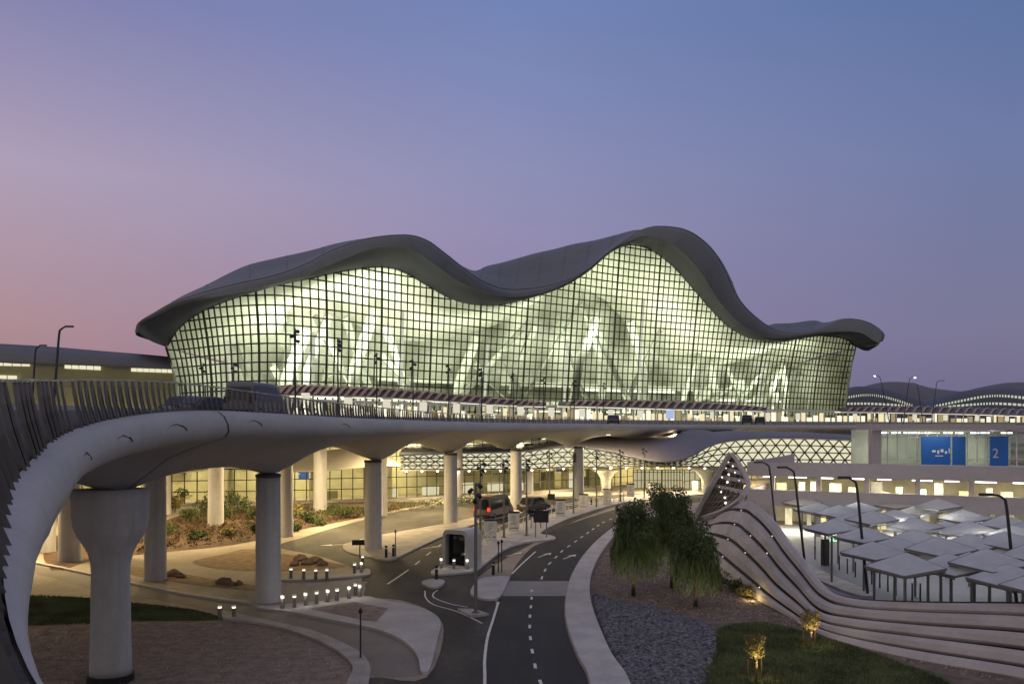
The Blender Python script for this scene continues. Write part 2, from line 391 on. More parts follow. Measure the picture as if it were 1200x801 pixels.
sheet('planting_slope', gp([(60,668),(110,655),(150,651),(200,646),(260,640),(300,633),(330,625),(400,611),(470,596),(500,588),(330,590),(230,600),(160,618),(60,628)], 3), .010, M['soil'])
sheet('rubble_bed', gp([(225,658),(262,649),(290,643),(330,648),(380,657),(405,664),(330,669),(260,667)], 4), .010, M['rockbed'])
sheet('rubble_bed', gp([(150,664),(190,668),(250,678),(300,686),(298,692),(220,684),(150,672)], 4), .010, M['rockbed'])
sheet('planting_bed', gp([(724,621),(706,646),(694.5,668),(690.5,690),(693.5,712),(703.5,740),(717,770),(737,801),(764,900),(1500,900),(1400,800),(1200,760),(1060,730),(980,705),(930,680),(880,640),(830,614),(770,603)], 3), .016, M['mulch'])
sheet('gravel_bed', gp([(694,697),(720,702),(760,710),(800,722),(832,734),(838,752),(832,775),(820,800),(812,900),(766,900),(739,801),(718,770),(705,742)], 3), .022, M['bluegravel'])
sheet('lawn', gp([(836,740),(860,731),(900,729),(950,742),(1010,760),(1060,778),(1120,801),(1160,900),(815,900),(822,801),(840,765)], 3), .026, M['turf'])
sheet('car_park_paving', gp([(890,640),(905,620),(1000,608),(1300,600),(1900,640),(1900,760),(1300,712),(1080,707),(1000,701),(955,684),(925,660)], 2), .012, mat('car_park_paving', (.19,.19,.22), .7, .1, .5, .15, 8))

# --- painted markings
def stripe(pts, w, z, name='road_marking'):
    q = gl(pts, 8); mb = MB(); rows = []
    for i, p in enumerate(q):
        t = (q[min(i+1, len(q)-1)]-q[max(i-1, 0)]).normalized(); n = Vector((-t.y, t.x, 0))
        rows.append([(p+n*w/2+Vector((0,0,z))), (p-n*w/2+Vector((0,0,z)))])
    mb.grid(rows); return mb
mk = MB()
def addm(mb): mk.add(mb.v, mb.f)
addm(stripe([(564,900),(568,801),(568,772),(571.5,746),(578,725),(584,705)], .13, .0165))
addm(stripe([(600,672),(612,660),(627.6,646)], .13, .0165))
addm(stripe([(498,692),(499,700),(508,708),(532,715),(553,724),(565,730)], .09, .0125))
addm(stripe([(513,691),(508,695),(509,700),(527,707),(548,711)], .09, .0125))
addm(stripe([(454,684),(466,676),(479,667)], .14, .0085))
for a in range(9):
    d0 = 33+a*2.35
    y0, y1 = HY+F*H/(d0+.75), HY+F*H/d0
    X = lambda y: interp(y, [704,720,737,747,757,769,783,797,840], [623,621,620.7,621.5,622.6,625,627.6,632.5,650])
    addm(stripe([(X(y0), y0), (X(y1), y1)], .13, .0165))
for a in range(14):
    d0 = 56+a*3
    y0, y1 = HY+F*H/(d0+1.2), HY+F*H/d0
    X = lambda y: interp(y, [590,600,612,628,645,663,677], [780,735,706,683,659,641,634.5])
    addm(stripe([(X(y0), y0), (X(y1), y1)], .13, .0165))
for a in range(6):
    d0 = 62+a*4.5
    y0, y1 = HY+F*H/(d0+1.8), HY+F*H/d0
    X = lambda y: interp(y, [600,615,635,650,665], [590,560,520,500,482])
    addm(stripe([(X(y0), y0), (X(y1), y1)], .13, .0085))
def arrow(px, py, ang, z):
    c = G(px, py); sh = [(-.07,-1.3),(.07,-1.3),(.07,.3),(.35,.3),(0,1.3),(-.35,.3),(-.07,.3)]
    ca, sa = math.cos(ang), math.sin(ang)
    mk.add([(c.x+x*ca-y*sa, c.y+x*sa+y*ca, z) for x, y in sh], [tuple(range(7))])
arrow(638.6,650,-.45,.0165); arrow(667.6,652,-.45,.0165); arrow(603,649,-.5,.0125); arrow(393,638,1.9,.0085); arrow(506,641,-.7,.0085)
struct(mk.build('road_marking', M['paint']))

# --- loose stones and grass (nobody could count them)
def inside(p, poly):
    x, y = p; c = False; n = len(poly); j = n-1
    for i in range(n):
        xi, yi = poly[i][:2]; xj, yj = poly[j][:2]
        if (yi > y) != (yj > y) and x < (xj-xi)*(y-yi)/(yj-yi)+xi: c = not c
        j = i
    return c
def scatter(poly, n):
    xs = [p[0] for p in poly]; ys = [p[1] for p in poly]; out = []; k = 0
    while len(out) < n and k < n*20:
        k += 1; p = (random.uniform(min(xs), max(xs)), random.uniform(min(ys), max(ys)))
        if inside(p, poly): out.append(p)
    return out
def stones(mb, pts, s0, s1, z=.02):
    for x, y in pts:
        s = random.uniform(s0, s1); a = random.random()*6.28; v = []
        for k in range(5):
            b = a+k*1.2566+random.uniform(-.25,.25); r = s*random.uniform(.75,1.15); v.append((x+r*math.cos(b), y+r*math.sin(b), z-.01))
        v2 = [(x+(p[0]-x)*.55, y+(p[1]-y)*.55, z+s*random.uniform(.45,.8)) for p in v]
        mb.add(v+v2, [(5,6,7,8,9)]+[(i,(i+1)%5,5+(i+1)%5,5+i) for i in range(5)])
bg_poly = gp([(697,700),(720,704),(760,710),(800,722),(832,734),(838,752),(832,775),(818,808),(748,808),(724,770),(710,742)], 3)
mb = MB(); stones(mb, scatter(bg_poly, 5200), .07, .19); tag(mb.build('gravel', M['pebble']), 'loose blue grey stones beside the curved pavement', 'gravel', kind='stuff')
mb = MB(); stones(mb, scatter(gp([(50,735),(170,731),(262,729),(335,742),(396,768),(408,790),(400,806),(60,806)], 3), 5000), .02, .06, .012)
tag(mb.build('gravel', M['pebble2']), 'reddish brown gravel of the big bed below the lawn', 'gravel', kind='stuff')
mb = MB(); stones(mb, scatter(gp([(698,670),(720,640),(800,660),(900,715),(1100,775),(1190,800),(1060,776),(940,738),(860,729),(800,718),(720,699)], 2), 3500), .02, .07, .018)
tag(mb.build('gravel', M['pebble2']), 'brown chippings round the weeping trees and along the slatted wall', 'gravel', kind='stuff')
def blades(poly, n, h, z):
    mb = MB()
    for x, y in scatter(poly, n):
        a = random.random()*6.28; w = random.uniform(.012,.03); hh = h*random.uniform(.5,1.3); lx, ly = random.uniform(-.6,.6)*hh, random.uniform(-.6,.6)*hh
        mb.add([(x-w*math.cos(a),y-w*math.sin(a),z),(x+w*math.cos(a),y+w*math.sin(a),z),(x+lx,y+ly,z+hh)], [(0,1,2)])
    return mb
tag(blades(gp([(838,742),(860,732),(900,730),(950,743),(1010,761),(1060,779),(1110,800),(1100,812),(822,812),(840,765)],3), 26000, .12, .026).build('grass', M['grass']), 'short dark grass round the staked saplings', 'grass', kind='stuff')
tag(blades(gp([(20,700),(105,701),(160,707),(220,714),(252,721.5),(243,726),(150,726.5),(105,730),(35,732),(20,732)],3), 16000, .12, .014).build('grass', M['grass']), 'mown dark green grass behind the mushroom column', 'grass', kind='stuff')

# ================================================================== FLYOVER
EDGE = [(-5.0,-4,-.85),(-1.5,-1.9,-.84),(.6,-.98,-.84),(1.8,-.90,-.85),(2.5,-1.275,-.925),(3.2,-1.786,-.963),(4.1,-2.41,-.947),(5.2,-3.1,-.92),(6.4,-3.82,-.883),(7.7,-4.59,-.83),(8.9,-5.28,-.80),
        (10.3,-6.06,-.74),(12,-6.94,-.66),(14,-7.84,-.49),(16.5,-8.88,-.25),(19,-9.73,-.05),(22,-10.34,.2),(26,-10.66,.45),(31,-10.85,.6),(36,-10.45,.6),(42,-9.7,.55),(49,-8.9,.51),
        (60,-7.6,.5),(70,-6,.49),(80,-3.9,.48),(89,-1.5,.47),(105,4.5,.45),(120,13.5,.43),(137,26.7,.4),(152,42,.38),(166,60,.36),(178,80,.35),(190,105,.33),(200,135,.3),(215,180,.3),(235,250,.3)]
EC = catmull([(x, d, H+z) for d, x, z in EDGE], 10)
EP = resample(EC, .5)
NE = len(EP)
ET = []
for i in range(NE):
    t = EP[min(i+2, NE-1)]-EP[max(i-2, 0)]; t.z = 0; ET.append(t.normalized())
EN = [Vector((t.y, -t.x, 0)) for t in ET]       # outward (towards the viewer's side)
front_cols = [(-15.8,33.6),(-14,49),(-11.4,70),(-6.4,89),(.5,105),(9.4,120)]
def near_i(x, y): return min(range(NE), key=lambda i: (EP[i].x-x)**2+(EP[i].y-y)**2)
col_i = [near_i(*c) for c in front_cols]
step = 40
c_all = [col_i[0]-2*step, col_i[0]-step]+col_i+[col_i[-1]+step*k for k in range(1, 8)]
def scal(i):
    if i <= c_all[0] or i >= c_all[-1]: return .3
    for a, b in zip(c_all, c_all[1:]):
        if a <= i <= b:
            u = (i-a)/(b-a); q_ = (1-abs(math.sin(math.pi*u)))**1.35; return .52+.48*q_ if b <= col_i[1] and a >= col_i[0] else q_
    return .5
def width(i): 
    y = EP[i].y
    return interp(y, [2, 6, 14, 26], [3.0, 5.0, 12.0, 21.0]) if i < col_i[0] else 21.0
def section(i):
    a = scal(i); w = width(i); k = min(1, w/21); y = EP[i].y
    kk = interp(y, [2, 3.2, 4.1, 5.2, 6.4, 8, 11, 14], [.02,.06,.15,.28,.42,.58,.9,1]) if i < col_i[0] else 1
    if y > 130: a *= interp(y, [130,170], [1,.3])
    S = [(0,0),(.22,-.05),(.40,-.22),(.5,-.5),(.46,-.78),(.25,-.98),(-.15,-1.10),(-1.2*k,-1.28-.15*a),(-2.4*k,-1.48-.45*a),(-3.6*k,-1.70-1.0*a),(-4.6*k,-1.85-1.33*a),(-5.4*k,-1.85-1.33*a),(-6.6*k,-1.80-1.0*a),(-8.2*k,-1.7-.4*a),(-10.5*k,-1.6-.2*a),
         (-12.8*k,-1.5-.45*a),(-14.4*k,-1.5-1.2*a),(-15.2*k,-1.5-1.68*a),(-16.2*k,-1.5-1.68*a),(-18*k,-1.4-.9*a),(-20*k,-1.1-.2*a),(-w-.3,-.5),(-w,0)]
    return [(o*kk if o > 0 else o, z*(kk if o > -.2 else max(kk,.55))) for o, z in S]
def spt(i, o, z): 
    p = EP[i]+EN[i]*o; return Vector((p.x, p.y, EP[i].z+z))
bridge = thing('flyover_bridge', (EP[col_i[1]].x-5, EP[col_i[1]].y, 0), 'long curving grey concrete flyover with slanted fin parapet on round columns', 'bridge')
idx = list(range(0, NE, 1))
mb = MB(); mb.grid([[spt(i, o, z) for o, z in section(i)] for i in idx]); mb.build('girder', M['concrete'], bridge, smooth=True)
mb = MB(); mb.grid([[spt(i, -width(i), 0), spt(i, -width(i)*.5, .02), spt(i, -.02, 0)] for i in idx]); mb.build('deck', M['asphalt'], bridge)
# expansion joint and dark strips that paint the shade of the fascia's wave-shaped relief
jm = MB()
ij = near_i(-10.85, 31)
def sec_off(i, off):
    S = section(i); out = []
    for k in range(len(S)):
        a = S[max(k-1, 0)]; b = S[min(k+1, len(S)-1)]; t = Vector((b[0]-a[0], b[1]-a[1])).normalized(); n = Vector((-t.y, t.x))
        out.append((S[k][0]-n.x*-off, S[k][1]+n.y*off) if False else (S[k][0]+t.y*-off, S[k][1]+t.x*off))
    return out
rowa = []
for q in range(0, 12):
    o, z = section(ij)[q]; a = Vector((o, z)); ctr = Vector((-2, -.3)); dv = (a-ctr).normalized()*.012
    i2 = ij+int(q*q*.05); o, z = section(i2)[q]; p = spt(i2, o+dv.x*1.5, z+dv.y*1.5)+ET[ij]*(q*q*.025-int(q*q*.05)*.5)
    rowa.append([p-ET[ij]*.05, p+ET[ij]*.05])
jm.grid(rowa); jm.build('expansion_joint', M['joint'], bridge)
for c, L_ in ((near_i(-9.3,17.6), 1.3), (near_i(-10.2,21.5), 1.6), (near_i(-10.6,26), 2.0), (ij+6, 1.6), (col_i[1]-6, 1.8)):
    rows = []
    for k in range(17):
        u = k/16; fi = c+(u-.5)*L_*2; i = int(fi); fr = fi-i
        h = -.66+.30*math.sin(math.pi*(.18+.74*u))
        S = section(i)
        oo = interp(-h, [0,.22,.5,.78,.98], [0+.05,.41,.503,.465,.26])
        p = spt(i, oo+.008, h)+ET[i]*.5*fr
        w = .030*min(1, .15+u**1.5)*(1 if k < 16 else .2)
        rows.append([p+Vector((0,0,w)), p-Vector((0,0,w))])
    MB().grid(rows).build('relief_shade', M['joint'], bridge)
# fins of the parapet
def fin_h(y): return interp(y, [3, 8, 16, 20, 24, 31, 42, 70, 120], [1.5,1.45,1.13,1.02,.93,.86,.74,.66,.6])
def fin_mb(p, t, n, y):
    h = fin_h(y); lean = interp(y, [4,16,31,50], [.40,.22,.22,.15]); wd = interp(y, [2.5,4,6,9,14,24,31,42,60], [.34,.42,.75,1.10,1.10,.86,.62,.18,.10]); ang = interp(y, [5,20,31,45], [.11,.20,.35,.8])
    th = .05
    d = (t*math.cos(ang)-n*math.sin(ang)).normalized(); q = Vector((-d.y, d.x, 0))
    base = p+Vector((0,0,-.05))-n*(wd*.5*math.sin(ang)-interp(y,[3,5,7,20,31],[-.06,.0,.05,.05,-.02])); top = p-n*lean*h-t*.18*h+Vector((0,0,h)); mid = base.lerp(top,.45)-n*.03
    rs = []; m2 = base.lerp(top,.74)-n*.02
    for c, w in ((base, wd), (mid, wd*.97), (m2, wd*.80), (top, wd*.36)):
        rs.append([c-d*w/2-q*th/2, c+d*w/2-q*th/2, c+d*w/2+q*th/2, c-d*w/2+q*th/2])
    return MB().ring(rs)
s = 0; fins = []; k = 0
pos = []
cum = 0.0; nxt = 0.0
for i in range(1, NE):
    L = (EP[i]-EP[i-1]).length; cum += L
    y = EP[i].y
    if y < 2.2 and i < col_i[0]: nxt = cum; continue
    if cum >= nxt and y < 236:
        pos.append(i); nxt += interp(y, [3, 5, 8, 12, 18, 30, 45, 80], [.36, .6, .95, .75, .55, .48, .5, .7])
rest = MB()
for n_, i in enumerate(pos):
    f = fin_mb(EP[i], ET[i], EN[i], EP[i].y)
    if n_ < 100: f.build('fin', M['fin'], bridge)
    else: rest.add(f.v, f.f)
tag(rest.build('fin_row', M['fin'], bridge), kind='stuff')
hr = [EP[i]-EN[i]*interp(EP[i].y,[4,16,31,50],[.40,.22,.22,.15])*fin_h(EP[i].y)-ET[i]*.18*fin_h(EP[i].y)+Vector((0,0,fin_h(EP[i].y)+.02)) for i in pos[8:]]
MB().bar(hr, .09, .05).build('handrail', M['rail'], bridge)
# low wall of the other parapet
bp_ = [spt(i, -width(i)+.1, .45) for i in range(near_i(-7,12), NE, 4)]
MB().bar(bp_, .18, .9).build('rear_parapet', M['concrete'], bridge)
# columns
def column(x, y, top, r=.72, name='column'):
    mb = MB(); mb.lathe(x, y, [(r*1.02,-.1),(r*1.02,.05),(r,.2),(r*.97,top*.5),(r*.95,top-.35),(r*.95,top)], 28)
    return mb
def colset(x, y, top, r):
    c = column(x, y, top, r).build('column', M['column'], bridge, smooth=True)
    k = MB().lathe(x, y, [(r*.88,top-.02),(r*.98,top+.04),(r*1.0,top+.16),(r*.9,top+.2)], 28).build('bearing_collar', M['collar'], c, smooth=True)
    k.matrix_parent_inverse = Matrix.Identity(4)
    k.matrix_parent_inverse = c.matrix_world.inverted() if False else Matrix.Translation(Vector(bridge.location))@Matrix.Translation(-Vector(bridge.location))
for (x, y), i in zip(front_cols[1:], col_i[1:]):
    colset(x, y, EP[i].z-1.5-1.68-.22, .72)
    n = EN[i]
back_cols = [(-23.4,56),(-20.7,78),(-14.7,96),(-7.3,115),(2.5,128)]
for x, y in back_cols: colset(x, y, 7.25, .70)
# the near mushroom column with its big flared head
x, y = front_cols[0]
nc = MB().lathe(x, y, [(.80,.28),(.79,.6),(.755,2.0),(.725,4.3),(.75,4.7),(.84,5.05),(1.02,5.4),(1.24,5.75),(1.38,6.1),(1.43,6.5),(1.44,7.0),(1.455,7.05),(1.455,7.55)], 40, 1.0, .86).build('mushroom_column', M['column'], bridge, smooth=True)
fb = MB().lathe(x, y, [(.86,-.1),(.86,.28),(.80,.3)], 32).build('footing', M['joint'], nc)
# ------------------------------------------------------------------ forecourt deck between flyover and terminal
FB = [(213,162),(260,152),(311,147),(355,150.5),(400,156),(450,164),(540,178),(630,191),(720,203),(800,214),(880,228),(930,238),(988,252)]
base_pts = [Vector(((p-CX)/F*d, d, 0)) for p, d in FB]
bk_edge = [spt(i, -width(i)-.35, 0) for i in range(near_i(-9.7, 42), NE, 10)]
poly = [(p.x, p.y) for p in bk_edge if p.x < 130]+[(base_pts[-1].x+40, base_pts[-1].y+20)]+[(p.x, p.y) for p in reversed(base_pts)]+[(-95,165),(-95,60),(-60,40)]
struct(MB().slab(poly, 9.0, 10.25).build('departures_road', M['walk2'], fix=True))
ext_cols = [(-33,63.7),(-37.5,68.5),(-41,71.5),(-30.2,87),(-22.7,101),(-40,98)]
for x, y in ext_cols:
    colset(x, y, 8.7, .80)

# ================================================================== TERMINAL
ST = [ # rim R, fascia foot L, glass head Gl (photo pixels)
((160,387),(161,389),(195,406.5)),((164,374),(166,378),(198,399)),((183,362),(187,368),(206,388)),((206,350.5),(211,357),(226,370.6)),((240,340),(246,349),(254.8,356)),
((283.6,329),(287,342),(290,343.5)),((320,321),(325,331.5),(325,333)),((355,308.9),(360,321),(362,326)),((390,291),(395,307),(400,317.5)),((430,278.2),(435,292),(440,312.6)),
((474.6,273.8),(468,289),(463,314.6)),((500,280),(488,295),(478,321)),((520.5,294.5),(509,309),(495,331)),((535,306),(523,320),(510,340)),((550.7,318),(541,331),(530,350.5)),
((565,327),(560,339.5),(552,356)),((583,334.5),(583,345.5),(580,357.5)),((600,337),(604,347.7),(606,352.8)),((621,335.6),(626,345),(627,346.6)),((644,331.9),(649,338.5),(650,339.4)),
((667,324.7),(671,328),(672,328.6)),((690,311.8),(693,313.5),(693,314.2)),((713,293),(714,295.3),(714,296)),((738,275),(734,284),(733,287)),((760,266.2),(752,277),(745,287)),
((782,265),(769,278),(757,289.5)),((804,268.7),(788,286),(770,297)),((823,279.7),(805,300),(786,309)),((838.6,295),(821,318),(801,325)),((851,315.6),(834,339),(817,343.5)),
((860.5,337),(846,357),(832,361)),((873,356),(862,374),(850,379.5)),((888.6,371.8),(880,387),(872,393.5)),((903,383),(898,394.5),(895,399)),((920,388),(920,396),(918,400)),
((944.8,388.5),(944,393),(940,396)),((963.5,383),(965,390),(962,393)),((985,374.5),(987,388),(980,394)),((1005,373),(1009,390),(992,397.5)),((1022,378),(1022,398),(1000,402)),((1034,390),(1030,403),(1003,404.5)),((1032,399),(1018,411),(1003,406))]
RB = {3:2,4:8,5:12,6:13.5,7:8.5,8:-2,14:-6,15:11,16:24,17:32,18:37,19:38.5,20:37,21:27,22:12.5,23:-1,33:0,34:6.5,35:10.5,36:7,37:1}   # how far the back of the roof shows above the rim
def dbase(px): return interp(px, [p for p, _ in FB], [d for _, d in FB])
pxs_b = [213,311,450,700,800,988]; pxs_t = [195,311,455,712,812,1003]
rows = []; gtop = []
nst = len(ST)
for k, (r, l, g) in enumerate(ST):
    r = (r[0], r[1]+{0:3,1:4,2:4,3:3,26:1.2,27:1.6,28:2.6,29:4,30:4.6,31:3.6,32:2.2,38:1.5,39:2.5,40:1}.get(k, 2 if k < 24 else .8))
    pb = interp(g[0], pxs_t, pxs_b); db = dbase(pb)
    dg = db-.13*(HY-g[1])/F*db
    ov = 1.0
    gap = math.hypot(l[0]-g[0], l[1]-g[1])
    over = 2.5+min(9, gap*.35)
    fas = math.hypot(l[0]-r[0], l[1]-r[1])
    dl = dg-over; dr = dl+1.0+min(6, fas*.22)
    if k <= 3: dl = dg-over*.6-2+k*.5; dr = dl+2
    b = RB.get(k)
    dB = dr+38; dB2 = dr+70
    rr, ll, gg = P(*r, dr), P(*l, dl), P(*g, dg)
    # pixel rise of the roof behind the rim; where it is hidden the surface falls gently behind the crest
    zr = (HY-r[1]); 
    if b is None:
        b_y = r[1]+ (6 if 8 < k < 14 or 23 < k < 33 else 3)
        bB = P(r[0]+(4 if k > 20 else 2), r[1]+ (16 if 23 < k < 33 else 10 if 8 < k < 14 else 4), dB)
    else: bB = P(r[0]+6, r[1]-b, dB)
    mR = rr.lerp(bB, .35)+Vector((0,0,.35 if b is None else .45))
    e2 = Vector((bB.x*1.02, bB.y+35, max(H+6, bB.z*.72)))
    e3 = Vector((bB.x*1.02, bB.y+60, H+1))
    if k <= 4: e2 = bB+Vector((4,8,-1.5)); e3 = bB+Vector((8,16,-5)) if k > 1 else bB+Vector((6,10,-2.5))
    if k >= 36:
        q_ = (k-35)/7; bB = bB.lerp(rr+Vector((-2,9,-.2)), q_); e2 = bB+Vector((-4,8,-.8)); e3 = bB+Vector((-8,16,-2))
    mlr = ll.lerp(rr, .5)+Vector((0,-.9,.0))+ (rr-ll).cross(Vector((1,0,0))).normalized()*0.0
    sof = gg.lerp(ll, .55)+Vector((0,0,-.35))
    rows.append([tuple(p) for p in (gg, sof, ll, mlr, rr, mR, bB, e2, e3)])
    gtop.append((gg, pb))
# smooth along the length, then across
long_rows = list(zip(*rows))
fine = [catmull(r, 5) for r in long_rows]
sections = list(zip(*fine))
surf = [catmull(list(s_)[2:], 4) for s_ in sections]
soff = [catmull(list(s_)[:3], 4) for s_ in sections]
term = thing('airport_terminal', (20, 200, 0), 'huge glowing glass airport terminal under a wavy dark metal roof', 'terminal building')
ro = MB(); ro.grid(surf)
# close the two ends
roof = ro.build('roof', M['roof'], term, smooth=True)
seam = MB()
for k in range(8, len(surf)-8, 6): seam.bar([Vector(p)+Vector((0,-.02,.03)) for p in surf[k][10:22]], .10, .08)
seam.build('roof_seam', M['roof'], term)
rimp = [Vector(p) for p in fine[4]]
MB().tube([p+Vector((0,-.16,.06)) for p in rimp], .12, 6).build('rim_highlight', M['rimhighlight'], term, smooth=True)  # paler tube added along the rim to draw its thin highlight
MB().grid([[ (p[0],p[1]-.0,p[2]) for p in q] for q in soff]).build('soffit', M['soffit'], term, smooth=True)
# glazing
GT = catmull([tuple(g) for g, _ in gtop], 5); GPB = catmull([(pb,) for _, pb in gtop], 5)
def base_pt(px):
    d = dbase(px); return Vector(((px-CX)/F*d, d, H))
# smooth base curve sampled by px
BC = catmull([(p, d) for p, d in FB], 12)
bxs = [c[0] for c in BC]; bds = [c[1] for c in BC]
def basec(px):
    d = interp(px, bxs, bds); return Vector(((px-CX)/F*d, d, H))
cols = []
for g, pb in zip(GT, GPB): cols.append((basec(pb[0]), Vector(g)))
# resample columns at equal spacing along the base (about 1.75 m)
acc = [0]
for a, b in zip(cols, cols[1:]): acc.append(acc[-1]+max(1e-4, ((b[0]-a[0]).length+(b[1]-a[1]).xy.length)*.5))
tot = acc[-1]; ncol = int(tot/1.56)
VC = []
for k in range(ncol+1):
    s_ = tot*k/ncol; j = 0
    while j < len(acc)-2 and acc[j+1] < s_: j += 1
    t = (s_-acc[j])/(acc[j+1]-acc[j]); VC.append((cols[j][0].lerp(cols[j+1][0], t), cols[j][1].lerp(cols[j+1][1], t)))
def fac(k, z):
    b, t = VC[k]; u = (z-b.z)/(t.z-b.z); p = b.lerp(t, u)
    # slight forward swell between floor and head
    p.y += 1.6*math.sin(math.pi*max(0, min(1, u)))
    return p
ROW = 1.60
gz = MB(); fr = MB()
for k in range(ncol):
    zt0, zt1 = VC[k][1].z, VC[k+1][1].z; z = H
    while z < min(zt0, zt1):
        z2 = min(z+ROW, min(zt0, zt1)); gz.quad(fac(k, z), fac(k+1, z), fac(k+1, z2), fac(k, z2)); z += ROW
    zz = min(zt0, zt1); gz.add([fac(k, zz), fac(k+1, zz), fac(k, zt0) if zt0 > zt1 else fac(k+1, zt1)], [(0,1,2)])
for k in range(0, ncol+1):
    b, t = VC[k]; n = max(3, int((t.z-b.z)/4))
    big = (k % 8 == 0)
    fr.bar([fac(k, b.z+(t.z-b.z)*i/n)-Vector((0,.12,0)) for i in range(n+1)], (.38 if big else .225), .28, Vector((0,1,0)))
nrow = int((max(c[1].z for c in VC)-H)/ROW)+1
for r_ in range(1, nrow):
    z = H+r_*ROW; run = []
    for k in range(ncol+1):
        if VC[k][1].z > z: run.append(fac(k, z)-Vector((0,.12,0)))
        else:
            if len(run) > 1: fr.bar(run, .22, .24)
            run = []
    if len(run) > 1: fr.bar(run, .22, .24)
gz.build('glazing', M['glass'], term); fr.build('mullion_frame', M['mullion'], term)
# --- interior: back wall, ceiling, floors, leaning ribs, lamps
def inward(k):
    a, b = VC[max(k-1,0)][0], VC[min(k+1,ncol)][0]; t = (b-a); t.z = 0; t.normalize(); return Vector((-t.y, t.x, 0))
def smooth_in(k, D):
    v = Vector((0,0,0))
    for j in range(max(0,k-10), min(ncol,k+10)+1): v += inward(j)
    return v.normalized()*D
bw = MB(); cl = MB(); fl = MB(); r1 = []; r2 = []; r3 = []
for k in range(0, ncol+1, 2):
    b, t = VC[k]; v = smooth_in(k, 22)
    q = b+v; zt = max(H+5, t.z-3.5)
    r1.append([Vector((q.x, q.y, H)), Vector((q.x+0, q.y+0, H+(zt-H)*.5)), Vector((q.x, q.y, zt-1.2))])
    r2.append([t+Vector((0,.4,-.1)), t.lerp(Vector((q.x,q.y,t.z-3.0)), .5)+Vector((0,0,-.6)), Vector((q.x,q.y,zt-2.0))])
    r3.append([b+Vector((0,.4,.05)), Vector((q.x,q.y,H+.05))])
bw.grid(r1); cl.grid(r2); fl.grid(r3)
# end walls of the hall
for k in (0, ncol):
    b, t = VC[k]; v = smooth_in(k, 22); q = b+v
    bw.quad(b+Vector((0,.5,0)), Vector((q.x,q.y,H)), Vector((q.x,q.y,t.z-5)), t+Vector((0,.5,-.3)))
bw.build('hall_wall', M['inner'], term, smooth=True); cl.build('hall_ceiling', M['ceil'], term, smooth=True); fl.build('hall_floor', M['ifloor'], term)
mz = MB()
for (D0, D1, zz, k0, k1) in ((15, 22, 5.2, 10, ncol-6), (17.5, 22, 10.0, 40, ncol-14)):
    ra = []
    for k in range(k0, k1, 2):
        b = VC[k][0]; v0, v1 = smooth_in(k, D0), smooth_in(k, D1-.2)
        if VC[k][1].z < H+zz+5: continue
        ra.append([Vector((b+v0).xy.to_3d())+Vector((0,0,H+zz)), Vector((b+v0).xy.to_3d())+Vector((0,0,H+zz+1.1)), Vector((b+v1).xy.to_3d())+Vector((0,0,H+zz+1.1))])
    if len(ra) > 1: mz.grid(ra)
mz.build('mezzanine', M['white'], term)
# great inclined ribs
for j, k in enumerate(range(6, ncol-3, 9)):
    b, t = VC[k]; hgt = t.z-H
    if hgt < 7: continue
    rb = MB(); s1 = random.choice((-1,1)); D = 9+random.random()*7
    v = smooth_in(k, 1.0); tg = Vector((v.y, -v.x, 0))
    p0 = b+v*D; p1 = Vector((t.x, t.y, H+hgt*.80))+v*(D+1)+tg*s1*hgt*.22
    c = p0.lerp(p1, .5)-tg*s1*hgt*.06
    rb.bar([p0, p0.lerp(c,.6)+Vector((0,0,0)), c, c.lerp(p1,.6), p1], 1.5+.5*(j%2), .9, v)
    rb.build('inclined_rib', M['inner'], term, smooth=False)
# lit vertical fins near the glass and lit rails on the floor
lf = MB()
for k in list(range(9, ncol, 14)):
    b, t = VC[k]; v = smooth_in(k, 3.2)
    lf.bar([fac(k, H+1)+v, fac(k, H+(t.z-H)*.45)+v, fac(k, H+(t.z-H)*(.6+.25*((k*7)%5)/5))+v], .55, .2, v)
lf.build('light_column', lamp_mat('light_column', (1,.98,.86), .75), term)
lb = MB()
for (ka, kb, z_) in ((58,88,3.7),(99,117,2.9),(ncol-27,ncol-6,7.6),(29,47,5.4),(74,95,9.4)):
    run = [Vector((VC[k][0]+smooth_in(k, 14)).xy.to_3d())+Vector((0,0,H+z_)) for k in range(ka, min(kb, ncol-1), 2)]
    lb.bar(run, .3, .6)
lb.build('light_trough', lamp_mat('light_trough', (1,.98,.82), 2.0), term)
nl = 15
for j in range(nl):
    k = int(3+(ncol-6)*(j+.5)/nl); b, t = VC[k]; v1 = smooth_in(k, 1.0); hgt = t.z-H
    px = CX+F*b.x/b.y
    w_ = interp(px, [215,300,340,400,450,520,640,700,760,850,900,990], [.5,.75,2.4,3.1,2.1,1.25,1.05,1.1,1.25,1.1,1.55,1.9])*(1.2 if j % 2 else .8)
    loc = b+v1*3.5+Vector((0,0,max(4.2, hgt*.50)))
    area(tuple(loc), 5, 1700*w_*max(.34, hgt/24), (.97,1,.89), tuple(loc+v1*10+Vector((random.uniform(-6,6),0,hgt*random.choice((.12,.30,.42))))), 3)
    up = b+v1*random.uniform(9,15)+Vector((0,0,1.6))
    area(tuple(up), 4, 1000*w_*max(.3, hgt/24), (.97,1,.87), tuple(up+Vector((random.uniform(-2,2),0,5))))
